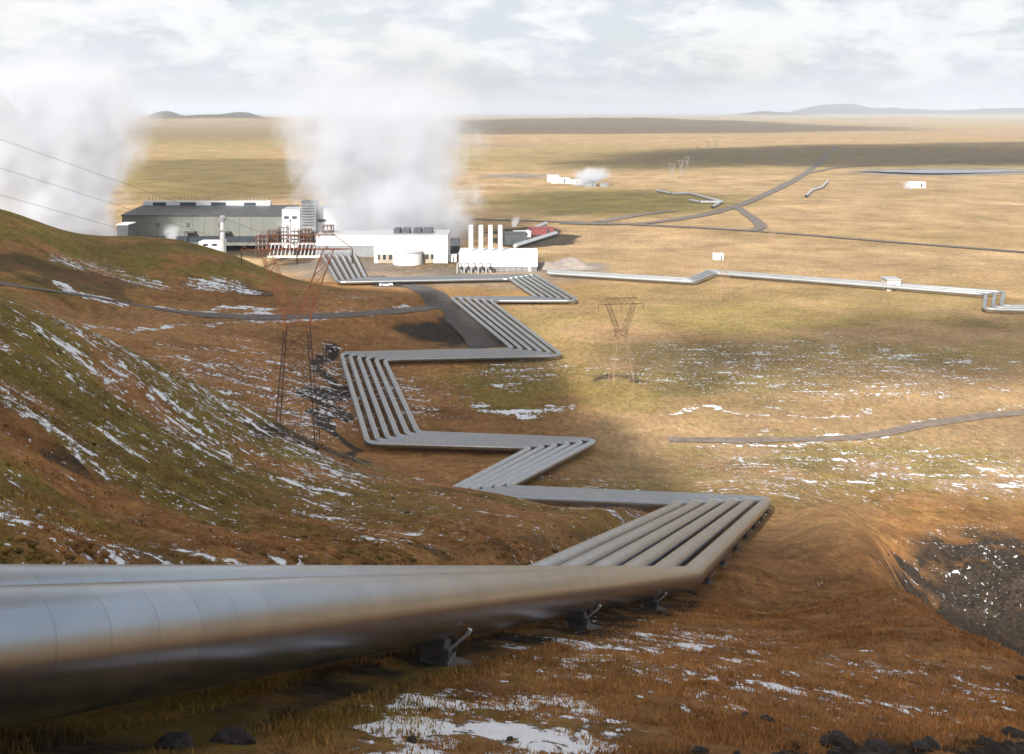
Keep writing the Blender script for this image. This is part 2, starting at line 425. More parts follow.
def ground_material(grass=False):
    m, nt, N, L = newmat('grass_blades' if grass else 'moor_ground')
    g = NG(nt)
    out = N.new('ShaderNodeOutputMaterial'); b = N.new('ShaderNodeBsdfPrincipled')
    geo = N.new('ShaderNodeNewGeometry'); pos = geo.outputs['Position']
    a1 = N.new('ShaderNodeAttribute'); a1.attribute_name = 'cover'; a2 = N.new('ShaderNodeAttribute'); a2.attribute_name = 'cover_b'
    s1 = N.new('ShaderNodeSeparateColor'); L.new(a1.outputs['Color'], s1.inputs[0]); s2 = N.new('ShaderNodeSeparateColor'); L.new(a2.outputs['Color'], s2.inputs[0])
    tan, moss, dark, snow = s1.outputs[0], s1.outputs[1], s1.outputs[2], a1.outputs['Alpha']
    grav, bro = s2.outputs[0], s2.outputs[1]
    flat = g.mapping(pos, (1, 1, .0))
    streak = g.mapping(pos, (.35, 1, .0))
    nf = g.noise(flat, 3.2, 7, .65); nm = g.noise(flat, .45, 6, .6); nl = g.noise(flat, .055, 5, .55); nx = g.noise(streak, .012, 6, .6); nfine = g.noise(flat, 14.0, 4, .7)
    nflow = g.noise(streak, .16, 6, .65)
    # orange-brown sedge
    orange = g.mix(g.mr(nm, .35, .65), (.27, .125, .042), (.40, .205, .075))
    orange = g.mix(g.math('MULTIPLY', bro, g.mr(nl, .35, .6)), orange, (.33, .155, .058))
    orange = g.mix(g.mr(nf, .5, .72, 0, .45), orange, (.40, .27, .11))
    orange = g.mix(g.mr(nflow, .5, .68, 0, .55), orange, (.13, .062, .02))
    mot = g.noise(g.mapping(pos, (.7, .6, 0)), .05, 13, .76); mot2 = g.noise(g.mapping(pos, (1, .42, .8)), 1.0, 8, .8)
    tanc = g.mix(g.mr(nflow, .35, .65), (.37, .245, .125), (.45, .32, .18))
    tanc = g.mix(g.mr(nx, .42, .62, 0, .75), tanc, (.31, .215, .095))
    tanc = g.mix(g.mr(nl, .5, .68, 0, .5), tanc, (.27, .165, .075))
    col = g.mix(tan, orange, tanc)
    mossc = g.mix(g.mr(nm, .38, .62), (.125, .105, .018), (.20, .165, .03))
    mossl = g.mix(g.mr(nl, .38, .6), (.20, .165, .045), (.28, .225, .06))
    mossc = g.mix(tan, mossc, mossl)
    mf = g.math('MULTIPLY', moss, g.mr(g.math('ADD', g.math('MULTIPLY', nm, .5), g.math('MULTIPLY', nflow, .5)), .36, .56, .35, 1.0))
    col = g.mix(mf, col, mossc)
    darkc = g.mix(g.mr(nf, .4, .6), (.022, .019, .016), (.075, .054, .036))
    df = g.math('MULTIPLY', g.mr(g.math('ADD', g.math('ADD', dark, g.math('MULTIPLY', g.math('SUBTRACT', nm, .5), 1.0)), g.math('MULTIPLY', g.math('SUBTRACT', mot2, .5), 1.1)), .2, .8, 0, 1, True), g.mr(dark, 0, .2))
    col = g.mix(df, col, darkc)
    # small dark gaps between the tussocks
    if not grass:
        gap = g.mr(g.math('ADD', g.math('MULTIPLY', nf, .6), g.math('MULTIPLY', nfine, .4)), .40, .47, 1, 0, True)
        col = g.mix(g.math('MULTIPLY', gap, .55), col, (.045, .028, .012))
    gravc = g.mix(g.mr(nf, .35, .65), (.15, .135, .12), (.25, .225, .20))
    col = g.mix(grav, col, gravc)
    b.inputs['Roughness'].default_value = .95; b.inputs['Specular IOR Level'].default_value = .15
    mm = g.math('MULTIPLY', g.mr(mot, .36, .64, .68, 1.34), g.mr(mot2, .34, .66, .62, 1.42))
    vs = N.new('ShaderNodeVectorMath'); vs.operation = 'SCALE'; L.new(col, vs.inputs[0]); L.new(mm, vs.inputs['Scale']); col = vs.outputs[0]
    if not grass:
        # snow lies in drawn-out patches
        sv = g.mapping(pos, (.28, 1, 0), (0, 0, math.radians(-6)))
        sn1 = g.noise(sv, .40, 4, .55, .2); sn2 = g.noise(g.mapping(pos, (.9, .6, .6)), 1.25, 6, .72, .1)
        comb = g.math('ADD', g.math('MULTIPLY', sn1, .46), g.math('MULTIPLY', sn2, .54))
        th = g.mr(snow, 0, 1, .80, .452)
        sf = g.mr(g.math('SUBTRACT', comb, th), 0, .022, 0, 1, True)
        sf = g.math('MULTIPLY', sf, g.mr(snow, .05, .2))
        sp1 = g.noise(g.mapping(pos, (1, .6, .8)), 2.6, 3, .6); spm = g.noise(flat, .22, 4, .6)
        sp2 = g.noise(g.mapping(pos, (1, .42, .6)), 1.25, 4, .65)
        spt = g.math('ADD', g.mr(snow, .2, .8, .735, .60), g.mr(spm, .35, .62, .07, -.02))
        spk = g.math('MAXIMUM', g.mr(g.math('SUBTRACT', sp1, spt), 0, .02, 0, 1, True), g.mr(g.math('SUBTRACT', sp2, g.math('ADD', spt, .0)), 0, .02, 0, 1, True))
        sf = g.math('MAXIMUM', sf, g.math('MULTIPLY', spk, g.mr(snow, .15, .35)))
        snowc = g.mix(g.mr(nf, .3, .7), (.72, .74, .78), (.86, .87, .89))
        col = g.mix(sf, col, snowc)
        hgt = g.math('ADD', g.math('ADD', g.math('MULTIPLY', nf, .10), g.math('MULTIPLY', nm, .35)), g.math('MULTIPLY', nfine, .03))
        hgt = g.math('ADD', hgt, g.math('MULTIPLY', mot2, .45))
        hgt = g.math('ADD', g.math('MULTIPLY', hgt, g.math('SUBTRACT', 1.0, g.math('MULTIPLY', sf, .8))), g.math('MULTIPLY', sf, .06))
        bp = N.new('ShaderNodeBump'); bp.inputs['Strength'].default_value = .9; bp.inputs['Distance'].default_value = 1.0
        L.new(hgt, bp.inputs['Height']); L.new(bp.outputs[0], b.inputs['Normal'])
    else:
        ia = N.new('ShaderNodeAttribute'); ia.attribute_name = 'shade'
        sc_ = N.new('ShaderNodeVectorMath'); sc_.operation = 'SCALE'; L.new(col, sc_.inputs[0]); L.new(ia.outputs['Fac'], sc_.inputs['Scale'])
        col = sc_.outputs[0]
    L.new(col, b.inputs['Base Color'])
    L.new(b.outputs[0], out.inputs[0]); return m

GROUND = ground_material(); GRASS = ground_material(True)

# pipe cladding: aluminium sheet with a lap seam every 0.86 m
def clad_material(seams=True):
    m, nt, N, L = newmat('aluminium_cladding'); g = NG(nt)
    out = N.new('ShaderNodeOutputMaterial'); b = N.new('ShaderNodeBsdfPrincipled')
    at = N.new('ShaderNodeAttribute'); at.attribute_name = 'along'
    geo = N.new('ShaderNodeNewGeometry')
    u = g.math('DIVIDE', at.outputs['Fac'], .86)
    fr = g.math('FRACT', u); idx = g.math('FLOOR', u)
    wn = N.new('ShaderNodeTexWhiteNoise'); wn.noise_dimensions = '1D'; L.new(idx, wn.inputs['W'])
    seam = g.mr(g.math('ABSOLUTE', g.math('SUBTRACT', fr, .5)), .482, .497, 0, 1)
    n1 = g.noise(g.mapping(geo.outputs['Position'], (1.2, .6, 2)), .9, 5, .6)
    n2 = g.noise(g.mapping(geo.outputs['Position'], (6, 1.5, 6)), 2.0, 5, .6)
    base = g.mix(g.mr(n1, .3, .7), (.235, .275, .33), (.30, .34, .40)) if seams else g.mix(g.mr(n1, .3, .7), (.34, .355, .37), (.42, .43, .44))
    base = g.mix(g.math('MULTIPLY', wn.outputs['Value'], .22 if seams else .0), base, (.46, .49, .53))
    if seams: base = g.mix(g.math('MULTIPLY', seam, .6), base, (.16, .17, .18))
    L.new(base, b.inputs['Base Color']); b.inputs['Metallic'].default_value = .95
    b.inputs['Roughness'].default_value = .27 if seams else .36
    hh = g.math('ADD', g.math('MULTIPLY', g.math('MINIMUM', fr, .05), .25), 0.0)
    L.new(b.outputs[0], out.inputs[0]); return m
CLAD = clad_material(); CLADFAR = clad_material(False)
WHITE = simple('white_cladding', (.72,.72,.72), .5, 0, .03, .3)
CREAM = simple('cream_panel', (.62,.58,.50), .6, 0, .08, .4)
GREYG = simple('grey_green_cladding', (.135,.145,.13), .6, 0, .07, .2)
DARKG = simple('dark_grey_metal', (.065,.072,.08), .5, .2, .2, .5)
MIDG = simple('mid_grey_metal', (.24,.25,.26), .5, .3, .12, .5)
LGREY = simple('light_grey_metal', (.45,.46,.47), .45, .3, .08, .5)
GLASSD = simple('dark_glazing', (.035,.045,.06), .2, 0, .2, .5)
CONC = simple('concrete', (.27,.26,.25), .9, 0, .15, 3, .3)
CONCD = simple('weathered_footing', (.10,.095,.09), .95, 0, .25, 3, .4)
GALV = simple('galvanised_steel', (.19,.195,.20), .5, .5, .15, 4)
RUST = simple('red_lead_paint', (.52,.18,.08), .7, 0, .25, .8)
DKST = simple('weathered_dark_steel', (.10,.06,.045), .7, .1, .25, .8)
PALE = simple('pale_weathered_steel', (.36,.23,.15), .7, .1, .2, .8)
GRAVEL = simple('road_gravel', (.185,.145,.115), .95, 0, .3, .7, .4)
PIPEGREY = simple('dull_pipe_grey', (.30,.31,.31), .5, .5, .12, .3)
ASPH = simple('dark_asphalt', (.135,.112,.095), .9, 0, .2, .5, .3)
ROCK = simple('lava_rock', (.026,.021,.018), .95, 0, .4, 5, .6)
REDC = simple('red_container_paint', (.22,.06,.055), .5, 0, .1, 1)
BLUEC = simple('blue_container_paint', (.08,.14,.30), .5, 0, .1, 1)
BROWNP = simple('brown_equipment', (.14,.085,.06), .7, .1, .3, .5)
WATER = simple('pond_water', (.22,.23,.25), .55, 0, .08, .02)
CABLE = simple('cable_metal', (.25,.24,.24), .6, .3, .1, 1)
PORC = simple('insulator_brown', (.16,.07,.04), .3, 0, .1, 1)

# ------------------------------------------------------------------ ground sheet
def build_ground():
    # rings
    rr = [1.2]
    while rr[-1] < 62000:
        r = rr[-1]
        k = .009 if r < 12 else (.0048 if r < 420 else (.009 if r < 1500 else .022))
        rr.append(r*(1+k))
    rr = np.array(rr)
    core = np.arctan(np.linspace(-.56, .56, 760))
    side = np.linspace(core[-1], math.pi, 70)[1:]
    th = np.concatenate([-side[::-1][1:], core, side])   # closed at pi
    R, T = np.meshgrid(rr, th, indexing='ij')
    X = (R*np.sin(T)).ravel(); Y = (R*np.cos(T)).ravel()
    Z = height(X, Y)
    nR, nT = R.shape
    me = bpy.data.meshes.new('ground')
    co = np.stack([X, Y, Z], 1).astype(np.float32)
    c0 = np.array([[0, 0, Z.reshape(nR, nT)[0].mean()]], np.float32)
    co = np.vstack([co, c0])
    i = np.arange(nR-1)[:,None]; j = np.arange(nT)[None]
    j2 = (j+1) % nT
    f = np.stack([i*nT+j+0*j2, i*nT+j2, (i+1)*nT+j2, (i+1)*nT+j], -1).reshape(-1, 4)
    f = f[:, ::-1]
    jj = np.arange(nT); tri = np.stack([np.full(nT, nR*nT), (jj), (jj+1) % nT], 1)[:, ::-1]
    me.vertices.add(len(co)); me.vertices.foreach_set('co', co.ravel())
    nl = f.size+tri.size
    me.loops.add(nl); me.loops.foreach_set('vertex_index', np.concatenate([f.ravel(), tri.ravel()]).astype(np.int32))
    me.polygons.add(len(f)+len(tri))
    ls = np.concatenate([np.arange(len(f))*4, f.size+np.arange(len(tri))*3]).astype(np.int32)
    me.polygons.foreach_set('loop_start', ls)
    me.polygons.foreach_set('use_smooth', np.ones(len(ls), bool))
    me.update(); me.validate()
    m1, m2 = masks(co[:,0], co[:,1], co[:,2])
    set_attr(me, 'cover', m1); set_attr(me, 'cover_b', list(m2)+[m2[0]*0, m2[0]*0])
    me.materials.append(GROUND)
    o = bpy.data.objects.new('ground', me); COL.objects.link(o)
    tag(o, 'rolling moor of orange grass, moss and snow patches reaching the horizon', 'ground', kind='structure')
    print('ground verts', len(co))
build_ground()

def hz(x, y): return float(height(np.array([float(x)]), np.array([float(y)]))[0])

# ------------------------------------------------------------------ roads
def resample(pts, step):
    # Catmull-Rom through the points
    pts = [np.array(p[:2] if not isinstance(p, Vector) else (p.x, p.y)) for p in pts]
    pts = [2*pts[0]-pts[1]]+pts+[2*pts[-1]-pts[-2]]
    out = []
    for i in range(1, len(pts)-2):
        p0, p1, p2, p3 = pts[i-1:i+3]; L = np.linalg.norm(p2-p1); k = max(2, int(L/step))
        for s in range(k):
            t = s/k
            out.append(.5*((2*p1)+(-p0+p2)*t+(2*p0-5*p1+4*p2-p3)*t*t+(-p0+3*p1-3*p2+p3)*t**3))
    out.append(pts[-2]); return np.array(out)
road_info = {
 'hill_road': ('dark gravel road curving round the green hill', ASPH), 'plant_road': ('wide dark road leading down from the power plant', simple('dark_lava_gravel', (.085,.07,.062), .95, 0, .25, .7, .3)),
 'valley_track': ('grey gravel track crossing the snowy valley on the right', GRAVEL),
 'main_road': ('long straight road across the tan plain behind the plant', ASPH), 'lava_road': ('dark broad road running away diagonally over the plain', ASPH),
 'link_road': ('short dark link road between the two plain roads', ASPH), 'far_road': ('faint far road running right past the pond', ASPH), 'site_road': ('short stub road beside the dark green moss field', GRAVEL)}
for k, (pts, w) in roads.items():
    c = resample(pts, 3.0 if pts[0].y < 400 else 20.0)
    d = np.gradient(c, axis=0); d /= np.linalg.norm(d, axis=1)[:,None]; nrm = np.stack([-d[:,1], d[:,0]], 1)
    cols = []
    off = .10 if c[:,1].mean() < 330 else .35
    for s in (-.5, -.25, 0, .25, .5):
        e = w*s*(1+.30*(vnoise(np.arange(len(c))*.45, np.full(len(c), s*9.0), 3)-.5)*2)
        p = c+nrm*np.array(e)[:,None]
        z = height(p[:,0], p[:,1])
        cols.append(np.column_stack([p, z]))
    zz = np.max([q_[:,2] for q_ in cols], axis=0) if k != 'x' else None
    V = []; 
    for q_ in cols:
        z = .35*q_[:,2]+.65*zz + off
        V.append(np.column_stack([q_[:,:2], z]))
    V = np.array(V)   # 5,n,3
    nn = V.shape[1]; verts = V.reshape(-1, 3); faces = []
    for s in range(4):
        for i in range(nn-1): faces.append((s*nn+i, s*nn+i+1, (s+1)*nn+i+1, (s+1)*nn+i))
    faces = [f_[::-1] for f_ in faces]
    o = mesh_obj(k, verts, faces, road_info[k][1])
    tag(o, road_info[k][0], 'road', kind='structure')

# ------------------------------------------------------------------ pipes
def fillet(pts, rad):
    """split the route into straight runs and bends"""
    runs = []; prev = pts[0]; out = []
    for i in range(1, len(pts)-1):
        a, b, c = pts[i-1], pts[i], pts[i+1]
        d1 = (b-a).normalized(); d2 = (c-b).normalized()
        ang = d1.angle(d2)
        if ang < .02:
            continue
        t = min((.6 if ang < .5 else rad)*math.tan(ang/2)+.05, (b-a).length*.4, (c-b).length*.4, 3.0 if ang < 2.0 else 4.0)
        p1 = b-d1*t; p2 = b+d2*t
        runs.append(('pipe_section', [prev, p1]))
        bend = []
        for s in range(9):
            u = s/8; bend.append(p1*(1-u)**2+b*2*u*(1-u)+p2*u*u)
        runs.append(('elbow', bend)); prev = p2
    runs.append(('pipe_section', [prev, pts[-1]]))
    return runs
def tube(name, pts, r, sides, s0, parent, mat=CLAD, maxseg=6.0, r1=None):
    P_ = [pts[0]]
    for a, b in zip(pts[:-1], pts[1:]):
        k = max(1, int((b-a).length/maxseg))
        for s in range(1, k+1): P_.append(a.lerp(b, s/k))
    V = []; Fc = []; al = []; s = s0
    up = Vector((0, 0, 1))
    for i, p in enumerate(P_):
        if i: s += (p-P_[i-1]).length
        d = (P_[min(i+1, len(P_)-1)]-P_[max(i-1, 0)]).normalized()
        u = d.cross(up).normalized(); w = u.cross(d); rr_ = r if r1 is None else r+(r1-r)*i/(len(P_)-1)
        for k in range(sides):
            t = 2*math.pi*k/sides
            V.append(p+u*math.cos(t)*rr_+w*math.sin(t)*rr_); al.append(s)
    for i in range(len(P_)-1):
        for k in range(sides):
            k2 = (k+1) % sides
            Fc.append((i*sides+k, i*sides+k2, (i+1)*sides+k2, (i+1)*sides+k))
    o = mesh_obj(name, V, Fc, mat, parent)
    sm = [True]*len(Fc)
    o.data.polygons.foreach_set('use_smooth', sm)
    at = o.data.attributes.new('along', 'FLOAT', 'POINT'); at.data.foreach_set('value', al)
    return o, s
ordn = ['nearest and outermost of the six silver zigzag pipes', 'silver zigzag pipe second from the right, its top showing just behind the nearest', 'silver zigzag pipe third from the right in the fan of six',
        'silver zigzag pipe fourth from the right in the fan of six', 'silver zigzag pipe fifth from the right in the fan of six', 'silver zigzag pipe leftmost in the fan of six, beside the snowy hillside']
for i, pp in enumerate(pipes):
    t = empty('steam_pipe', (0,0,0), ordn[i], 'pipe', 'six zigzag steam pipes')
    s = 0.31*i
    for nm, pts in fillet(pp, 2.6):
        nearp = min(p.y for p in pts) < 130
        first = pts[0].y < 40; bendA = nm == 'elbow' and 45 < pts[0].y < 75 and pts[-1].y < 80
        seg5 = nm == 'pipe_section' and 45 < pts[0].y < 75 and pts[-1].y > 90 and not first
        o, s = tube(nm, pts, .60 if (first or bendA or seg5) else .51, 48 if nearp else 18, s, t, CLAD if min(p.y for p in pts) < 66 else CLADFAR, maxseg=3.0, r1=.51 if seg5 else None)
rl = ['front one of three', 'middle one of three', 'rear one of three']
for i, pp in enumerate(pipes_r):
    t = empty('plain_pipe', (0,0,0), 'thin grey pipe crossing the tan plain, '+rl[i], 'pipe', 'three pipes across the plain')
    s = 0
    for nm, pts in fillet(pp, 2.0):
        o, s = tube(nm, pts, .55, 10, s, t, mat=PIPEGREY, maxseg=20)
# extra seventh line in the short stretch at the plant
pp = [PZ(362,279.5,1.5), PZ(357,251,1.5)]

# supports under the nearest pipe
def on_pipe0(px):
    pp = pipes[0]
    best = None
    for a, b in ((pp[0], pp[2]), ):
        for k in range(2001):
            p = a.lerp(b, k/2000)
            if p.y < 5: continue
            x = CX+F*p.x/p.y
            if best is None or abs(x-px) < best[0]: best = (abs(x-px), p, (b-a).normalized())
    return best[1], best[2]
sup = []
for px in (438, 579, 651): sup.append(on_pipe0(px))
a, b = pipes[0][2], pipes[0][3]
for k in (.10, .24, .38, .52, .66, .80, .93): sup.append((a.lerp(b, k), (b-a).normalized()))
a, b = pipes[5][5], pipes[5][6]
base_lab = ['under the nearest pipe, biggest and leftmost in view', 'under the nearest pipe, second from the left', 'under the nearest pipe, third from the left']
for k in range(7): base_lab.append('past the first bend, number %s going away' % ['one','two','three','four','five','six','seven'][k])
proto = None
for i, (p, d) in enumerate(sup):
    hx = math.atan2(d.y, d.x)
    g0 = hz(p.x+.3, p.y-.2)
    t = empty('pipe_support', (p.x, p.y, p.z-PR), 'pipe saddle on footing '+base_lab[i], 'pipe support', 'supports below the outer pipe', rz=hx)
    hgt = 1.0
    m = MB()   # flared concrete footing (local x along pipe, -y towards the viewer)
    zf = -.57
    b0 = len(m.v)
    m.v += [(-.75,-.62,zf-.45),(.75,-.62,zf-.45),(.75,.62,zf-.45),(-.75,.62,zf-.45),(-.9,-.8,zf-.10),(.9,-.8,zf-.10),(.9,.8,zf-.10),(-.9,.8,zf-.10),(-.38,-.42,zf+.12),(.38,-.42,zf+.12),(.38,.42,zf+.12),(-.38,.42,zf+.12)]
    m.f += [(0,3,2,1),(0,1,5,4),(1,2,6,5),(2,3,7,6),(3,0,4,7),(4,5,9,8),(5,6,10,9),(6,7,11,10),(7,4,8,11),(8,9,10,11)]
    m.v = [(a_*.62, b_*.72, c_) for a_, b_, c_ in m.v]
    m.build('footing', CONCD, t)
    MB().box(-.20,.20,-.20,.20,-.33,.03).box(-.24,.24,-.28,.28,-.448,-.325).build('saddle', GALV, t)
    MB().box(-.25,-.202,-.30,.30,-.30,-.10).box(.202,.25,-.30,.30,-.30,-.10).build('bearing_plate', CONCD, t)
    MB().bar((0,-.20,-.24),(.04,-.60,.14),.032,6).bar((.04,-.60,.14),(.05,-.64,.22),.045,6).build('strut', LGREY, t)
    MB().bar((-.27,-.1,-.2),(-.24,-.1,-.2),.06,8).build('bolt', DKST, t)

# small box where the plain pipes cross
c = PZ(891, 289.5, 0); t = empty('valve_hut', (c.x, c.y, 0), 'small pale box straddling the thin pipes on the plain', 'hut')
MB().box(-2,2,-2.6,2.6,0,3.2).build('wall', CREAM, t); MB().box(-2.3,2.3,-2.9,2.9,3.2,3.5).build('roof', LGREY, t); MB().box(-.5,.5,-2.68,-2.6,0,2).build('door', MIDG, t)

# ------------------------------------------------------------------ pylons
def lattice_face(m, a0, a1, b0, b1, k, r):
    """zigzag bracing between leg a (a0->a1) and leg b (b0->b1)"""
    a0, a1, b0, b1 = map(Vector, (a0, a1, b0, b1))
    for i in range(k):
        t0, t1 = i/k, (i+1)/k
        m.bar(a0.lerp(a1, t0), b0.lerp(b1, t1), r); m.bar(b0.lerp(b1, t0), a0.lerp(a1, t1), r)
        m.bar(a0.lerp(a1, t1), b0.lerp(b1, t1), r)
def pylon(loc, H, r, rz, label, mat_leg, mat_arm, fine=True, bw=2.6, group='lattice pylons'):
    t = empty('lattice_pylon', loc, label, 'pylon', group, rz)
    s = H/26.6; wz = 14.2*s; top = 24.2*s; b = bw*s; w = 1.45*s
    corners = [(-1,-1),(1,-1),(1,1),(-1,1)]
    # four legs
    for (cx_, cy_) in corners:
        MB().bar((cx_*b, cy_*b, -.5), (cx_*w, cy_*w, wz), r*1.35).build('leg', mat_leg, t)
    m = MB()
    for k in range(4):
        c1 = corners[k]; c2 = corners[(k+1) % 4]
        if fine: lattice_face(m, (c1[0]*b,c1[1]*b,0), (c1[0]*w,c1[1]*w,wz), (c2[0]*b,c2[1]*b,0), (c2[0]*w,c2[1]*w,wz), 5, r*.55)
        else:
            lattice_face(m, (c1[0]*b,c1[1]*b,0), (c1[0]*w,c1[1]*w,wz), (c2[0]*b,c2[1]*b,0), (c2[0]*w,c2[1]*w,wz), 3, r*.6)
    m.build('bracing', mat_leg, t)
    # waist box
    m = MB(); wt = wz+2.2*s
    for k in range(4):
        c1 = corners[k]; c2 = corners[(k+1) % 4]
        lattice_face(m, (c1[0]*w,c1[1]*w,wz-.01), (c1[0]*w*1.25,c1[1]*w*.8,wt), (c2[0]*w,c2[1]*w,wz-.01), (c2[0]*w*1.25,c2[1]*w*.8,wt), 1, r*.8)
        m.bar((c1[0]*w,c1[1]*w,wz), (c1[0]*w*1.25,c1[1]*w*.8,wt), r)
    m.build('waist_frame', mat_arm, t)
    # the two arms of the V
    for sx in (-1, 1):
        m = MB(); x0i, x0o = .15*s, w*1.25; x1i, x1o = 3.3*s, 4.6*s
        for y0, y1 in ((-.8*w, -.5*s), (.8*w, .5*s)):
            m.bar((sx*x0i, y0, wt-.6*s), (sx*x1i, y1, top), r*.9); m.bar((sx*x0o, y0, wt), (sx*x1o, y1, top), r*.9)
            lattice_face(m, (sx*x0i,y0,wt-.6*s), (sx*x1i,y1,top), (sx*x0o,y0,wt), (sx*x1o,y1,top), 5 if fine else 3, r*.5)
        m.bar((sx*x1i,-.5*s,top),(sx*x1o,.5*s,top),r*.6)
        m.build('arm', mat_arm, t)
    # crossarm
    m = MB(); X1 = 7.0*s; tz = 26.0*s
    for y in (-.5*s, .5*s):
        m.bar((-X1, 0, top), (-4.6*s, y, top), r); m.bar((-4.6*s, y, top), (4.6*s, y, top), r); m.bar((4.6*s, y, top), (X1, 0, top), r)
        m.bar((-X1, 0, top), (-4.6*s, y, tz), r*.8); m.bar((-4.6*s, y, tz), (4.6*s, y, tz), r*.9); m.bar((4.6*s, y, tz), (X1, 0, top), r*.8)
        kk = 10 if fine else 5
        for k in range(kk):
            xa = -4.6*s+9.2*s*k/kk; xb = -4.6*s+9.2*s*(k+1)/kk
            m.bar((xa, y, top if k % 2 else tz), (xb, y, tz if k % 2 else top), r*.5)
            m.bar((xa, y, top), (xa, y, tz), r*.45)
    for sx in (-1, 1):
        m.bar((sx*4.6*s, 0, tz), (sx*4.1*s, 0, H), r*.7); m.bar((sx*3.3*s, 0, tz), (sx*4.1*s, 0, H), r*.7)
    m.build('crossarm', mat_arm, t)
    for x in (-6.9*s, 0, 6.9*s):
        prof = []
        for k in range(6): prof += [(.05*s, -.3*s*k), (.17*s, -.3*s*k-.1*s), (.05*s, -.3*s*k-.2*s)]
        prof = [(max(a_, r*.3), z_) for a_, z_ in prof]
        m = MB().lathe(prof[::-1], 8, (x, 0, top-.15*s)); m.build('insulator', PORC, t)
    return t
bp_ = P(297, 437, 140); gz = hz(bp_.x, bp_.y)
PY = pylon((bp_.x, bp_.y, gz-.1), 26.9, .048, math.radians(4), 'tall rusty red lattice pylon on the ridge in front of the plant', DKST, RUST)
f2 = PZ(621, 384); pylon((f2.x, f2.y, -.2), 17.5, .035, math.radians(8), 'slender brown lattice pylon on bare patch in the sunlit valley', PALE, DKST, True, 3.4)
f3 = PZ(724, 300); pylon((f3.x, f3.y, -.2), 15.0, .035, math.radians(10), 'faint lattice pylon near the white hut on the plain', PALE, PALE, False, 3.2)
f4 = PZ(772, 259); pylon((f4.x, f4.y, -.2), 15.0, .035, math.radians(10), 'distant faint pylon beyond the thin pipes', PALE, PALE, False, 3.2)
for i, (a, b_) in enumerate([(672,181),(681,176),(687,171),(693,163),(699,157),(708,152),(716,148)]):
    f = PZ(a, b_); pylon((f.x, f.y, -.2), 14, .04, .3, 'tiny pale far-off pylon, %s in the row over the plain' % ['nearest','second nearest','third','fourth','fifth','sixth','farthest'][i], PIPEGREY, PIPEGREY, False, 2.4, 'row of far pylons')
# cables from the big pylon up to the left
ends = [(-1,(238,250)),(0,(292,250)),(1,(347,250))]
left_pts = [((0,195),(-500,70)), ((0,168),(-500,20)), ((0,139),(-500,-40))]
cab_lab = ['lowest of the three power lines crossing the left steam cloud','middle of the three power lines crossing the left steam cloud','highest of the three power lines crossing the left steam cloud']
Rz = Matrix.Rotation(math.radians(4), 3, 'Z'); s_ = 26.9/26.6
for k in range(3):
    att = Vector(PY.location)+Rz@Vector(((-6.9*s_, 0, 6.9*s_)[k], 0, 24.2*s_-2.0))
    m = MB(); (mx, my), (ex, ey) = left_pts[k]
    pm = P(mx, my, 118); pe = P(ex, ey, 92)
    # curve in the vertical plane through three points
    pts = []
    L0 = att; 
    for j in range(41):
        t = j/40
        # quadratic Lagrange (t=0 att, t=.55 pm, t=1 pe)
        tm = (att-pm).length/((att-pm).length+(pm-pe).length)
        l0 = (t-tm)*(t-1)/(tm); l1 = t*(t-1)/(tm*(tm-1)); l2 = t*(t-tm)/(1-tm)
        pts.append(att*l0+pm*l1+pe*l2)
    for a, b in zip(pts[:-1], pts[1:]): m.bar(a, b, .02, 5)
    o = m.build('power_cable', CABLE); tag(o, cab_lab[k], 'cable', 'cables over the left hill')

# ------------------------------------------------------------------ power plant
def X_(px, D): return (px-CX)/F*D
def Z_(py, D): return CZ-(py-HY)/F*D
# long turbine hall
D = 449.; x0, x1 = X_(122, D), X_(286, D); t = empty('turbine_hall', ((x0+x1)/2, D, 0), 'long grey-green industrial hall with white roof strip behind the green hill', 'building')
hw = (x1-x0)/2
m = MB().box(-hw, hw, 0, 30, -1, 11.2)
for k in range(1, 14): m.box(-hw+k*2*hw/14-.14, -hw+k*2*hw/14+.14, -.14, .1, 3.2, 11.1)
m.build('wall', GREYG, t)
m = MB(); b0 = 0
m.v = [(-hw-.4,-.6,11.2),(hw+.4,-.6,11.2),(hw+.4,27,13.0),(-hw-.4,27,13.0),(-hw-.4,-.6,11.5),(hw+.4,-.6,11.5),(hw+.4,27,13.3),(-hw-.4,27,13.3)]
m.f = [(0,3,2,1),(4,5,6,7),(0,1,5,4),(1,2,6,5),(2,3,7,6),(3,0,4,7)]; m.build('roof', DARKG, t)
MB().box(-hw+.5, hw-.5, -.35, -.01, .5, 2.9).build('glazing_band', GLASSD, t)
xs = [x-8 for x in (142, 157)]
cx0, cx1 = X_(143,475)-(x0+x1)/2, X_(270,475)-(x0+x1)/2
MB().box(cx0, cx1, 26, 30, 12.6, 14.9).build('clerestory', WHITE, t)
kk = 5
for k, (a, b) in enumerate(((153,166),(180,196),(211,226),(244,256))):
    MB().box(X_(a,475)-(x0+x1)/2, X_(b,475)-(x0+x1)/2, 25.93, 25.99, 13.2, 14.5).build('window', GLASSD, t)
m = MB()
for k in range(34): m.box(cx0+1+k*1.55, cx0+1.25+k*1.55, 30.5, 30.8, 12.6, 16.0)
m.build('roof_railing', MIDG, t)
for a in (158, 188, 220): MB().box(X_(a,449)-(x0+x1)/2-.7, X_(a,449)-(x0+x1)/2+.7, -.2, -.01, 6.6, 8.2).build('vent', DARKG, t)
for a in (132, 191, 226): MB().box(X_(a,449)-(x0+x1)/2-2.2, X_(a,449)-(x0+x1)/2+2.2, -3.2, -.36, 4.5, 4.9).box(X_(a,449)-(x0+x1)/2-2.0, X_(a,449)-(x0+x1)/2-1.7, -3, -2.7, -1, 4.5).build('canopy', DARKG, t)

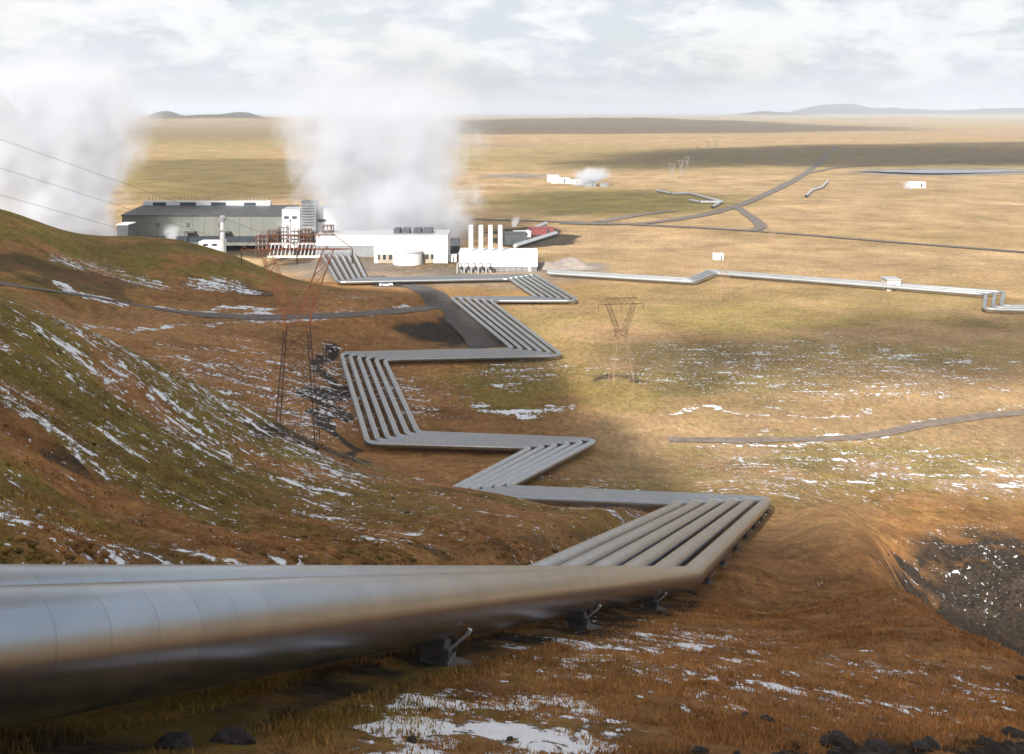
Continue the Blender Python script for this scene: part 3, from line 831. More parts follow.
def block(name, px0, px1, pyt, D, depth, label, cat, mat, roofmat=None, wins=None, base=None, group=None, z0=-1, nbars=0):
    xc = (X_(px0,D)+X_(px1,D))/2; w = (X_(px1,D)-X_(px0,D))/2; zt = Z_(pyt, D)
    t = empty(name, (xc, D, 0), label, cat, group)
    zb = z0
    if base: MB().box(-w+.25, w-.25, .3, depth-.3, -1, base).build('lower_wall', MIDG, t); zb = base
    m = MB().box(-w, w, 0, depth, zb, zt)
    for k in range(1, nbars): m.box(-w+k*2*w/nbars-.06, -w+k*2*w/nbars+.06, -.07, .1, zb+.1, zt-.1)
    m.build('wall', mat, t)
    MB().box(-w-.15, w+.15, -.15, depth+.15, zt, zt+.3).build('roof', roofmat or LGREY, t)
    if wins:
        for (a, b, c, d) in wins:
            MB().box(X_(a,D)-xc, X_(b,D)-xc, -.28 if cat == 'building' and depth == 18 else -.08, -.004, Z_(d,D), Z_(c,D)).build('window', GLASSD, t)
    return t, xc, w, zt
block('cooling_tower', 117, 128, 225, 400, 8, 'dark cooling tower cell at the foot of the left steam cloud', 'cooling tower', DARKG, WHITE)
block('annex', 199, 222, 242.5, 395, 6, 'low white annex with a stepped roof at the hill edge', 'building', WHITE, WHITE, [(203,208,243.5,246),(212,217,243.5,246)])
block('office_block', 282, 300, 210, 442, 12, 'white flat-roofed block left of the grey tower', 'building', WHITE, LGREY, [(284,289,216,219),(292,297,216,219)])
t, xc, w, zt = block('grey_tower', 301, 315.5, 202, 440, 7, 'tall grey louvred tower at the left edge of the steam', 'tower', MIDG, DARKG)
m = MB()
for k in range(9): m.box(-w+.3, w-.3, -.15, -.005, 8+k*1.1, 8.5+k*1.1)
m.build('louvre', DARKG, t)
block('boiler_house', 316, 362, 208.5, 446, 12, 'tall white block right of the grey tower, half in steam', 'building', WHITE, LGREY, [(318,326,219,222)])
block('connecting_hall', 316, 376, 235.5, 405, 14, 'long low white hall above the slanting pipes', 'building', WHITE, LGREY, None, 4.2, nbars=12)
t, xc, w, zt = block('generator_hall', 374, 447.5, 236, 388, 18, 'big white hall with louvred roof below the central steam cloud', 'building', WHITE, LGREY, [(377+6*k, 380+6*k, 254.5, 259.5) for k in range(4)]+[(421+5*k, 423.5+5*k, 254, 259) for k in range(3)], nbars=9)
for (a, b) in ((392,398),(400,408),(412,420),(422,431)):
    MB().box(X_(a,388)-xc, X_(b,388)-xc, 5, 12, zt+.3, zt+1.9).build('roof_vent', DARKG, t)
MB().box(X_(434,388)-xc, X_(447.7,388)-xc, -.5, -.16, .2, zt+.25).build('end_bay', WHITE, t)
MB().box(X_(374.5,388)-xc, X_(378,388)-xc, -.5, -.16, .2, zt+.1).build('corner_pier', WHITE, t)
MB().box(X_(379,388)-xc, X_(433,388)-xc, -.22, -.01, .1, 3.3).build('lower_band', simple('beige_lower_panel', (.34,.29,.21), .7, 0, .15, .6), t)
# tank
c = PZ(407.5, 264.5); t = empty('storage_tank', (c.x, c.y, 0), 'round white storage tank with grey domed lid before the hall', 'tank')
MB().lathe([(5.1,-.5),(5.1,4.4)], 48).build('tank_wall', WHITE, t, smooth=False)
MB().lathe([(5.3,4.4),(5.3,4.75),(4.4,5.3),(2.6,5.8),(.6,6.0)], 48).build('lid', LGREY, t)
MB().lathe([(.5,5.9),(.5,6.8),(.3,7.0)], 12).build('vent_cap', LGREY, t)
MB().box(5.1,5.35,-.4,.4,0,4.6).build('ladder', GALV, t)
# separator station with the four stacks
t, xc, w, zt = block('separator_station', 459, 537.5, 254, 368, 13, 'white flat box building carrying four white exhaust stacks', 'building', WHITE, WHITE, None, 1.7, nbars=11)
MB().box(X_(528,368)-xc, X_(531,368)-xc, -.1, .28, 0, 1.5).build('door', CREAM, t)
m = MB()
for k in range(13): m.box(-w+1+k*2, -w+1.15+k*2, .12, .29, 0, 1.65)
m.build('lower_louvre', DARKG, t)
for a in (471, 481, 490.5, 500.3):
    m = MB().lathe([(.78,zt+.3),(.78,15.0),(.66,15.05),(.66,14.3)], 20, (X_(a,374)-xc, 6, 0)); s_o = m.build('exhaust_stack', WHITE, t, smooth=False)
    r = MB().lathe([(.84,14.4),(.84,14.7)], 20, (X_(a,374)-xc, 6, 0)).build('rim', LGREY, s_o)
    r = MB().lathe([(1.0,zt+.3),(.8,zt+.9)], 20, (X_(a,374)-xc, 6, 0)).build('collar', LGREY, s_o)
# valve loops in front
for k, a in enumerate((459, 466, 473, 480, 488)):
    c = PZ(a, 274, 0); t = empty('valve_loop', (c.x, c.y, 0), 'grey valve loop before the stack building, %s from the left' % ['first','second','third','fourth','fifth'][k], 'valve', 'valve loops before the stack building')
    MB().bar((-.6,0,0),(-.6,0,3.4),.25,8).bar((-.6,0,3.4),(.9,1,3.4),.25,8).bar((.9,1,3.4),(.9,1,0),.25,8).build('pipe_loop', LGREY, t)
    MB().bar((.5,.2,2.1),(1.5,1.0,1.6),.55,8).build('valve_body', DARKG, t)
    MB().bar((.6,-.2,2.3),(.6,-.2,3.4),.1,6).build('valve_stem', GALV, t)
# mast
c = X_(222.5, 385); t = empty('exhaust_mast', (c, 385, 0), 'single thick grey mast with dark cap before the long hall', 'mast')
MB().lathe([(.95,0),(.85,15.4)], 20).build('pole', LGREY, t, smooth=False); MB().lathe([(1.25,15.4),(1.3,16.6),(.7,17.3)], 20).build('cap', MIDG, t)
MB().box(-1.6,1.6,-1.3,-.9,12,12.3).build('platform', GALV, t)
# pipe rack: row of pale posts
c = PZ(294, 257.5); t = empty('pipe_rack', (c.x, c.y, 0), 'row of pale slanted posts under a grey beam behind the pylon', 'pipe rack')
for k in range(14):
    x = -9.2+k*1.42; MB().bar((x,0,0),(x+.35,3,4.4),.24,6).build('post', LGREY, t)
MB().box(-9.8,9.8,2.8,3.6,4.4,5.0).build('beam', LGREY, t); MB().box(-9.8,9.8,-.9,-.5,0,.8).build('kerb_wall', CREAM, t)
# brown equipment gantries round the rack
eq = [(262,236,5,3),(272,231,4,4),(283,228,5,5),(294,232,5,4),(305,230,4,5),(316,233,4,5),(327,226,4,7),(334,234,4,5)]
for k, (a, py, w_, h_) in enumerate(eq):
    D = 412.+(k % 3)*6; zt = Z_(py, D); t = empty('equipment_frame', (X_(a, D), D, 0), 'brown process frame behind the pylon crossarm, %s from the left' % ['first','second','third','fourth','fifth','sixth','seventh','eighth'][k], 'equipment', 'brown process equipment')
    m = MB()
    for sx in (-1, 1):
        for sy in (0, 4): m.bar((sx*w_*.45, sy, 0), (sx*w_*.45, sy, zt), .18)
    for zz in (zt*.5, zt*.8, zt): m.box(-w_*.5, w_*.5, -.1, 4.1, zz-.12, zz+.12)
    m.build('frame', BROWNP, t)
    m = MB(); 
    for j in range(3):
        xx = -w_*.3+j*w_*.3; m.bar((xx, 1, zt*.3), (xx, 1, zt+random.uniform(.2, 1.4)), random.uniform(.25,.5), 8)
    m.build('vessel', [MIDG, BROWNP, DARKG][k % 3], t)
    m = MB().bar((-w_*.5,2,zt*.65),(w_*.5,2,zt*.65),.35,8); m.build('duct', LGREY if k % 2 else BROWNP, t)
# vertical poles
c = X_(290,405); t = empty('vent_pole', (c,405,0), 'thin pale vent pole rising among the brown frames', 'pole'); MB().lathe([(.35,0),(.3,13.2)],10).build('pole', LGREY, t); MB().lathe([(.55,13.2),(.5,14)],10).build('cap', MIDG, t)
# yard behind the stacks: dark containers, red container, walls
def shed(px, py, w_, d_, h_, mat, name, label, cat, rz=0, rm=None, group=None):
    c = PZ(px, py); t = empty(name, (c.x, c.y, 0), label, cat, group, rz)
    MB().box(-w_/2, w_/2, -d_/2, d_/2, -.5, h_).build('wall', mat, t); MB().box(-w_/2-.15, w_/2+.15, -d_/2-.15, d_/2+.15, h_, h_+.2).build('roof', rm or mat, t)
    MB().box(w_*.18, w_*.3, -d_/2-.06, -d_/2-.004, 0, h_*.8).build('door', DARKG, t)
    return t
shed(541, 233.5, 10, 6, 2.6, REDC, 'red_container', 'red painted container in the dark yard behind the stacks', 'container', .25)
shed(522, 236, 7, 4, 2.0, WHITE, 'white_container', 'white container in the yard right of the stacks', 'container', .2)
shed(515, 243, 9, 7, 4.2, DARKG, 'dark_shed', 'dark shed just right of the last stack', 'shed', .1)
shed(452, 252, 6, 5, 5.0, DARKG, 'dark_plant_room', 'dark plant room between the white hall and the stacks', 'building')
shed(451, 262, 4, 3, 2.5, WHITE, 'white_cabin', 'little white cabin between the hall and the stack building', 'hut')
c0, c1 = PZ(515, 248.5), PZ(556, 235.5)
t = empty('yard_wall', (0,0,0), 'pale low wall running diagonally beside the dark yard', 'wall'); m = MB(); m.bar((c0.x,c0.y,1),(c1.x,c1.y,1),1.0,4); m.build('wall_panel', LGREY, t)
c0, c1 = PZ(527, 233.5), PZ(546, 226.5)
t = empty('conveyor', (0,0,0), 'pale sloping conveyor behind the red container', 'conveyor'); MB().bar((c0.x,c0.y,1),(c1.x,c1.y,1.6),.9,4).build('belt_housing', LGREY, t); MB().bar((c0.x,c0.y,0),(c0.x,c0.y,1.2),.3).bar((c1.x,c1.y,0),(c1.x,c1.y,1.8),.3).build('leg', GALV, t)
# gravel mound right of the separator
c = PZ(566, 270); m = MB(); nn = 20
for i in range(nn+1):
    for j in range(nn+1):
        u = -1+2*i/nn; v = -1+2*j/nn; rr_ = math.hypot(u, v)
        h = max(0, 1-rr_**1.5)*3.4*(1+.25*math.sin(7*u+3*v)); m.v.append((c.x+u*14, c.y+6+v*9, -.4+h))
for i in range(nn):
    for j in range(nn): a = i*(nn+1)+j; m.f.append((a, a+nn+1, a+nn+2, a+1))
o = m.build('gravel_mound', simple('mound_gravel', (.27,.23,.20), .95, 0, .2, .4, .3), smooth=True); tag(o, 'low grey gravel mound right of the stack building', 'mound', kind='structure')
# white van and dark spoil near the junction
shed(718, 259.5, 3.7, 3.0, 2.2, WHITE, 'white_hut', 'small white hut alone on the tan plain', 'hut')
shed(560, 182.5, 14, 8, 3.4, CREAM, 'well_house', 'pale well house beside the far steam puff', 'building', rm=WHITE)
shed(553, 181, 9, 7, 4.5, WHITE, 'white_well_shed', 'taller white shed at the left of the far steam puff', 'shed', rm=WHITE)
shed(573, 183, 12, 6, 2.6, WHITE, 'long_well_shed', 'long low white shed under the far steam puff', 'shed', rm=LGREY)
shed(916, 187, 11, 8, 3.6, WHITE, 'far_well_house', 'white well house on the far right plain', 'building', rm=WHITE)
for k, (a, b_, w_) in enumerate(((590,186,8),(604,186,6))): shed(a, b_, w_, 5, 2, MIDG, 'silencer_box', 'grey silencer box right of the far steam puff, '+['larger','smaller'][k]+' one', 'equipment')
# far thin silver pipes on the plain
fp = [([(656,190),(672,193.5),(690,193),(722,201.5),(712,207)], 'thin silver pipeline with a bend on the far plain'), ([(690,200),(700,202),(722,202)], 'short silver pipe spur joining the far pipeline')
      , ([(806,196),(812,190),(822,187),(828,181)], 'crooked silver pipeline right of the diagonal road')]
for pts, lab in fp:
    pp = [PZ(a, b_, 1.0) for a, b_ in pts]; t = empty('far_pipeline', (0,0,0), lab, 'pipeline')
    for a, b_ in zip(pp[:-1], pp[1:]): tube('pipe_section', [a, b_], .8, 8, 0, t, mat=LGREY, maxseg=1000)
# pond
m = MB(); N_ = 40; cpt = PZ(950, 172.5)
for k in range(N_):
    a = 2*math.pi*k/N_; rr_ = 1+.18*math.sin(3*a)+.1*math.sin(7*a+1)
    m.v.append((cpt.x+math.cos(a)*72*rr_+15*math.sin(a), cpt.y+math.sin(a)*26*rr_, 1.5))
    
m.f.append(tuple(range(N_)))
o = m.build('pond', WATER); tag(o, 'pale strip of water on the far right plain', 'pond', kind='structure')
PONDZ = height(np.array([v[0] for v in m.v]), np.array([v[1] for v in m.v])).max()
o.location.z = PONDZ-1.5+.15
# little white car near the road head
c = PZ(386, 288.5); t = empty('parked_car', (c.x, c.y, hz(c.x, c.y)), 'small white car on the verge by the road head', 'car', rz=.2)
m = MB(); m.v = [(-2,-.85,.35),(2,-.85,.35),(2,.85,.35),(-2,.85,.35),(-2,-.85,.9),(2,-.85,.85),(2,.85,.85),(-2,.85,.9)]; m.f = [(0,3,2,1),(4,5,6,7),(0,1,5,4),(1,2,6,5),(2,3,7,6),(3,0,4,7)]; m.build('body', WHITE, t)
m = MB(); m.v = [(-1.6,-.78,.9),(.9,-.78,.87),(.9,.78,.87),(-1.6,.78,.9),(-1.2,-.65,1.42),(.3,-.65,1.42),(.3,.65,1.42),(-1.2,.65,1.42)]; m.f = [(4,5,6,7),(0,1,5,4),(1,2,6,5),(2,3,7,6),(3,0,4,7)]; m.build('cabin', GLASSD, t)
for sx in (-1.25, 1.25):
    for sy in (-.8, .8): MB().bar((sx, sy-.1, .33),(sx, sy+.1, .33), .33, 14).build('wheel', DARKG, t)
# rocks
def rock(name, x, y, s, label, group=None, seed=0, flat=.6):
    bm = bmesh.new(); bmesh.ops.create_icosphere(bm, subdivisions=3, radius=1)
    rs = np.random.default_rng(seed); o3 = rs.uniform(0, 50, 3)
    for v in bm.verts:
        p = v.co
        k = vnoise(np.array([p.x*1.7+o3[0]+p.z*.9]), np.array([p.y*1.7+o3[1]-p.z]), seed)[0]+.5*vnoise(np.array([p.x*4+o3[0]]), np.array([p.y*4+p.z*3+o3[1]]), seed+1)[0]
        v.co = p*(.62+.5*k); v.co.z *= flat
    me = bpy.data.meshes.new(name); bm.to_mesh(me); bm.free(); me.materials.append(ROCK)
    o = bpy.data.objects.new(name, me); COL.objects.link(o)
    o.location = (x, y, hz(x, y)-.12*s); o.scale = (s, s*.8, s); o.rotation_euler = (0, 0, rs.uniform(0, 6))
    return tag(o, label, 'rock', group)
def ground_hit(px, py):
    lo = None
    for D in np.geomspace(4, 400, 400):
        p = P(px, py, float(D))
        if p.z <= hz(p.x, p.y): return p
    return P(px, py, 14)
rk = [(172,748,.42,'dark lava rock at the bottom left, leftmost of a pair'),(232,744,.50,'dark lava rock at the bottom left, rightmost of a pair'),(432,712,.16,'small dark stone poking out of snow below the pipe'),
      (412,744,.17,'dark stone in the big snow patch'),(510,742,.12,'small dark stone right of the big snow patch'),(767,722,.26,'lower dark lava rock beside its twin in the brown grass'),(745,718,.20,'smaller dark lava rock left of its twin in the brown grass'),
      (835,748,.55,'large black lava rock on the bottom edge, right of centre'),(880,752,.50,'black lava rock on the bottom edge between two others'),(930,750,.40,'low black lava rock on the bottom edge near the right'),
      (985,745,.35,'black lava rock near the bottom right corner'),(1015,738,.40,'black lava rock at the bottom right corner'),(700,752,.22,'dark stone on the bottom edge left of the large rock')]
for k, (a, b_, s, lab) in enumerate(rk):
    p = ground_hit(a, b_); rock('lava_rock', p.x, p.y, s*.55, lab, 'lava rocks in the foreground', k+3, .6)
p = P(278,442,136); rock('dark_boulder', p.x-.0, p.y, .9, 'dark mossy boulder at the foot of the red pylon', None, 91)
for k, (a, b_) in enumerate(((377,287),(384,285.5),(392,286),(399,287))):
    c = PZ(a, b_); rock('spoil_boulder', c.x, c.y, 1.6, 'dark boulder beside the road head, %s from the left' % ['first','second','third','fourth'][k], 'boulders by the road head', 30+k, .5)

# ------------------------------------------------------------------ grass and stones (uncountable)
def scatter(nmax, rmin, rmax, thmin, thmax, seed):
    rg = np.random.default_rng(seed)
    r = rmin*(rmax/rmin)**rg.random(nmax); th = rg.uniform(thmin, thmax, nmax)
    return r*np.sin(th), r*np.cos(th), rg
def grass(name, nt_, rmin, rmax, label, seed, nb=5, hmax=.2):
    x, y, rg = scatter(nt_, rmin, rmax, -.50, .50, seed)
    dn = fbm(x/1.6, y/1.6, 91, 3)
    keep = dn > .30+.22*rg.random(len(x)); x, y = x[keep], y[keep]
    _, w, dd = corridor(x, y, x*0, segs)
    keep = dd > .5; x, y = x[keep], y[keep]
    z = height(x, y); n_ = len(x)
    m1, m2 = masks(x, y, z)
    keep = (m1[2] < .75) & (m1[3]*rg.random(len(x)) < .33)
    x, y, z = x[keep], y[keep], z[keep]; m1 = [a[keep] for a in m1]; m2 = [a[keep] for a in m2]; n_ = len(x)
    r = np.hypot(x, y); hh = hmax*(.5+rg.random(n_))*(.6+.8*fbm(x/4, y/4, 93, 2))
    V = np.zeros((n_, nb, 3, 3), np.float32)
    ww = .006+.0005*r
    for k in range(nb):
        a = rg.uniform(0, 2*math.pi, n_); lean = rg.uniform(.2, .9, n_); of = rg.normal(0, .07, (n_, 2))
        bx, by = x+of[:,0], y+of[:,1]
        ca, sa = np.cos(a), np.sin(a); h = hh*rg.uniform(.6, 1.1, n_)
        wa = rg.uniform(0, math.pi, n_); wx, wy = np.cos(wa)*ww, np.sin(wa)*ww
        V[:,k,0] = np.stack([bx-wx, by-wy, z-.03], 1); V[:,k,1] = np.stack([bx+wx, by+wy, z-.03], 1)
        V[:,k,2] = np.stack([bx+ca*h*lean, by+sa*h*lean, z+h], 1)
    N_ = n_*nb*3; co = V.reshape(-1, 3)
    me = bpy.data.meshes.new(name); me.vertices.add(N_); me.vertices.foreach_set('co', co.ravel())
    me.loops.add(N_); me.loops.foreach_set('vertex_index', np.arange(N_, dtype=np.int32)); me.polygons.add(N_//3)
    me.polygons.foreach_set('loop_start', (np.arange(N_//3)*3).astype(np.int32)); me.update()
    rep = lambda a: np.repeat(a, nb*3)
    set_attr(me, 'cover', [rep(a) for a in m1]); set_attr(me, 'cover_b', [rep(a) for a in m2]+[rep(m2[0]*0), rep(m2[0]*0)])
    at = me.attributes.new('shade', 'FLOAT', 'POINT'); at.data.foreach_set('value', np.repeat(rg.uniform(.85, 1.55, n_*nb), 3).astype(np.float32))
    me.materials.append(GRASS)
    o = bpy.data.objects.new(name, me); COL.objects.link(o); tag(o, label, 'grass', kind='stuff')
    print(name, n_)
grass('moor_grass', 150000, 8, 75, 'short orange and green grass tufts over the slope', 5, 5, .075)

def stones(nmax):
    x, y, rg = scatter(nmax, 8, 130, -.5, .5, 77)
    z = height(x, y); m1, m2 = masks(x, y, z); _, w, dd = corridor(x, y, x*0, segs)
    keep = (dd > 6) & (rg.random(nmax) < np.clip(m1[2]*1.2, .02, 1)); x, y, z = x[keep], y[keep], z[keep]
    base = []
    bm = bmesh.new(); bmesh.ops.create_icosphere(bm, subdivisions=1, radius=1)
    bv = np.array([v.co[:] for v in bm.verts]); bf = np.array([[v.index for v in f.verts] for f in bm.faces]); bm.free()
    n_ = len(x); r = np.hypot(x, y); s = np.clip(rg.lognormal(-3.1, .5, n_), .02, .2)*(1+r/60)
    jit = rg.uniform(.6, 1.3, (n_, len(bv), 1)); V = bv[None]*jit*s[:,None,None]*np.array([1, 1, .65]) + np.stack([x, y, z+s*.15], 1)[:,None]
    Fc = (bf[None]+np.arange(n_)[:,None,None]*len(bv)).reshape(-1, 3)
    o = mesh_obj('scattered_stones', V.reshape(-1, 3), Fc, ROCK); tag(o, 'small dark lava stones strewn over bare ground', 'stones', kind='stuff'); print('stones', n_)
stones(5000)
def hummocks(nmax):
    x, y, rg = scatter(nmax, 9, 150, -.5, .5, 99)
    z = height(x, y); _, w, dd = corridor(x, y, x*0, segs); px, py = to_px(x, y, z)
    r_ = np.hypot(x, y); bank = np.exp(-((py-553)/15)**2)*(px < 620)*(x < .1*y)
    pr = .06*sstep(.45, .65, fbm(x/5, y/5, 111, 3))*(r_ > 45)+.8*bank*sstep(.35, .55, fbm(x/3, y/3, 112, 3))
    pr = np.where(x > .12*y, 0, pr)
    keep = (rg.random(nmax) < pr) & (dd > 1.0); x, y, z, bank = x[keep], y[keep], z[keep], bank[keep]
    m1, m2 = masks(x, y, z); n_ = len(x); r = np.hypot(x, y)
    bm = bmesh.new(); bmesh.ops.create_icosphere(bm, subdivisions=2, radius=1)
    bv = np.array([v.co[:] for v in bm.verts]); bf = np.array([[v.index for v in f.verts] for f in bm.faces]); bm.free()
    sz = rg.uniform(.04, .13, n_)*(1+bank*.5)*(.7+r/110)
    jit = rg.uniform(.72, 1.25, (n_, len(bv), 1)); st = rg.uniform(.8, 1.7, (n_, 1, 1))
    V = bv[None]*jit*sz[:,None,None]*np.array([1, 1, .55]); V[:,:,0] *= st[:,:,0]
    V = V + np.stack([x, y, z-sz*.12], 1)[:,None]
    Fc = (bf[None]+np.arange(n_)[:,None,None]*len(bv)).reshape(-1, 3); nv = len(bv)
    me = bpy.data.meshes.new('moss_hummocks'); N_ = n_*nv; me.vertices.add(N_); me.vertices.foreach_set('co', V.reshape(-1).astype(np.float32))
    me.loops.add(len(Fc)*3); me.loops.foreach_set('vertex_index', Fc.ravel().astype(np.int32)); me.polygons.add(len(Fc)); me.polygons.foreach_set('loop_start', (np.arange(len(Fc))*3).astype(np.int32))
    me.polygons.foreach_set('use_smooth', np.ones(len(Fc), bool)); me.update()
    rep = lambda a: np.repeat(a, nv)
    mo = np.clip(m1[1]+.45*(rg.random(n_) < .6), 0, 1)
    set_attr(me, 'cover', [rep(m1[0]), rep(mo), rep(m1[2]*.6), rep(m1[3]*0)]); set_attr(me, 'cover_b', [rep(a) for a in m2]+[rep(m2[0]*0), rep(m2[0]*0)])
    at = me.attributes.new('shade', 'FLOAT', 'POINT'); at.data.foreach_set('value', np.repeat(rg.uniform(.35, .8, n_), nv).astype(np.float32))
    me.materials.append(GRASS); o = bpy.data.objects.new('moss_hummocks', me); COL.objects.link(o); tag(o, 'low lumps of moss and heath over the slopes', 'moss', kind='stuff'); print('hummocks', n_)
hummocks(60000)

# ------------------------------------------------------------------ steam
def steam(name, D, cxpx, zb, zt, a0, a1, zr, lean, depth, dens, amp, nsc, fade, label, soft=.35, fade0=None):
    """volume: radius grows a0->a1 over the first zr metres, fades towards its top"""
    x = X_(cxpx, D); m, nt, N, L = newmat(name+'_vapour'); g = NG(nt)
    out = N.new('ShaderNodeOutputMaterial'); v = N.new('ShaderNodeVolumePrincipled')
    v.inputs['Color'].default_value = (.885, .91, .955, 1); v.inputs['Anisotropy'].default_value = .15
    tc = N.new('ShaderNodeTexCoord'); sp = N.new('ShaderNodeSeparateXYZ'); L.new(tc.outputs['Object'], sp.inputs[0])
    X, Y, Z = sp.outputs
    nz = g.noise(tc.outputs['Object'], nsc, 6, .62, .15); nb = g.noise(tc.outputs['Object'], nsc*.33, 2, .5)
    a = g.mr(Z, zb, zb+zr, a0, a1, True)
    xx = g.math('DIVIDE', g.math('SUBTRACT', X, g.math('MULTIPLY', Z, lean)), a)
    yy = g.math('DIVIDE', Y, g.math('MULTIPLY', a, depth))
    r2 = g.math('SQRT', g.math('ADD', g.math('MULTIPLY', xx, xx), g.math('MULTIPLY', yy, yy)))
    e = g.math('ADD', g.math('SUBTRACT', .82, r2), g.math('ADD', g.math('MULTIPLY', g.math('SUBTRACT', nz, .5), amp), g.math('MULTIPLY', g.math('SUBTRACT', nb, .5), amp*1.1)))
    softz = g.mr(Z, zb, zt, soft*.45, soft*2.6)
    d = g.mr(e, 0, softz, 0, 1, True)
    d = g.math('MULTIPLY', d, g.mr(Z, fade0 if fade0 is not None else zb+(zt-zb)*.25, fade, 1, .09, True))
    d = g.math('MULTIPLY', d, g.mr(Z, zt-12 if zt > 40 else zt*.7, zt, 1, 0, True))
    d = g.math('MULTIPLY', d, g.mr(nz, .3, .6, .55, 1.15))
    L.new(g.math('MULTIPLY', d, dens), v.inputs['Density'])
    L.new(v.outputs[0], out.inputs['Volume'])
    R = 1.35
    mb = MB(); nn_ = 24; levels = 7
    for i in range(levels):
        z = zb+(zt-zb)*i/(levels-1); t_ = min(1, max(0, (z-zb)/zr)); t_ = t_*t_*(3-2*t_); aa = (a0+(a1-a0)*t_)*R*(1.0 if zt < 40 else 1)
        for k in range(nn_):
            th = 2*math.pi*k/nn_; mb.v.append((z*lean+aa*math.cos(th), aa*depth*math.sin(th), z))
    for i in range(levels-1):
        for k in range(nn_): k2 = (k+1) % nn_; mb.f.append((i*nn_+k, i*nn_+k2, (i+1)*nn_+k2, (i+1)*nn_+k))
    mb.f.append(tuple(range(nn_))[::-1]); mb.f.append(tuple((levels-1)*nn_+k for k in range(nn_)))
    o = mb.build(name, m, loc=(x, D, 0)); tag(o, label, 'steam', kind='stuff'); return o
steam('steam_plume', 438, 384, 1.0, 112, 35, 54, 22, -.05, .55, .125, 1.25, .045, 76, 'broad white steam cloud rising from behind the white hall', fade0=34)
steam('steam_plume', 425, 52, -2.0, 120, 30, 48, 34, .0, .6, .17, 1.2, .05, 84, 'dense white steam cloud rising behind the hill on the left', fade0=36)
steam('steam_puff', 430, 170, 2, 11, 2.5, 4.5, 6, .1, .8, .6, .9, .25, 11, 'little white steam puff in front of the long hall', fade0=5)
steam('steam_puff', 408, 283, 6, 17, 3, 9, 8, .2, .6, .16, 1.0, .16, 17, 'wispy steam among the brown process frames', fade0=8)
steam('steam_puff', 374, 501, 14.5, 19, 1.0, 2.2, 3, .3, 1, .7, .9, .5, 19, 'small steam puff at the top of the last stack', fade0=17)
steam('steam_puff', 800, 582, 0, 15, 9, 20, 8, .8, .6, .35, 1.2, .12, 18, 'white steam puff beside the far well house', fade0=5)
steam('steam_puff', 765, 908, 0, 6, 4, 7, 4, -.5, .8, .2, 1.0, .2, 6, 'thin steam wisp beside the far right well house', fade0=3)

# ------------------------------------------------------------------ haze
HZT = 215.0
m, nt, N, L = newmat('haze_air'); out = N.new('ShaderNodeOutputMaterial'); v = N.new('ShaderNodeVolumePrincipled')
v.inputs['Color'].default_value = (.76, .87, 1, 1); v.inputs['Density'].default_value = 8.5e-5; v.inputs['Anisotropy'].default_value = .1; L.new(v.outputs[0], out.inputs['Volume'])
zmin = -12
o = MB().box(-64000, 64000, -64000, 64000, zmin, HZT).build('haze', m); tag(o, 'thin pale haze over the far plain', 'haze', kind='stuff')

# ------------------------------------------------------------------ sun, sky, clouds that shade the land
EL = math.radians(31); SH = Vector((.36, 1.0, 0)).normalized()
LD = Vector((SH.x*math.cos(EL), SH.y*math.cos(EL), -math.sin(EL)))
sl = bpy.data.lights.new('sun', 'SUN'); sl.energy = 4.9; sl.angle = math.radians(.5); sl.color = (1, .95, .88)
so = bpy.data.objects.new('sun', sl); COL.objects.link(so); so.rotation_euler = LD.to_track_quat('-Z', 'Y').to_euler(); so.location = (0, 0, 900)

def cloud_material():
    m, nt, N, L = newmat('cloud_cover'); g = NG(nt)
    out = N.new('ShaderNodeOutputMaterial'); d = N.new('ShaderNodeBsdfDiffuse'); d.inputs[0].default_value = (.8, .8, .82, 1); tr = N.new('ShaderNodeBsdfTransparent')
    geo = N.new('ShaderNodeNewGeometry'); at = N.new('ShaderNodeAttribute'); at.attribute_name = 'edge'; th = N.new('ShaderNodeAttribute'); th.attribute_name = 'thick'
    sc_ = N.new('ShaderNodeAttribute'); sc_.attribute_name = 'nscale'
    vm = N.new('ShaderNodeVectorMath'); vm.operation = 'SCALE'; L.new(geo.outputs['Position'], vm.inputs[0]); L.new(sc_.outputs['Fac'], vm.inputs['Scale'])
    nz = g.noise(g.mapping(vm.outputs[0], (1, 1, 0)), 1.0, 4, .55)
    a = g.math('ADD', at.outputs['Fac'], g.math('MULTIPLY', g.math('SUBTRACT', nz, .5), .9))
    a = g.math('MULTIPLY', g.mr(a, .15, .75, 0, 1, True), th.outputs['Fac'])
    mx = N.new('ShaderNodeMixShader'); L.new(a, mx.inputs[0]); L.new(tr.outputs[0], mx.inputs[1]); L.new(d.outputs[0], mx.inputs[2]); L.new(mx.outputs[0], out.inputs[0]); return m
CLOUDM = cloud_material()
ALT = 950.0
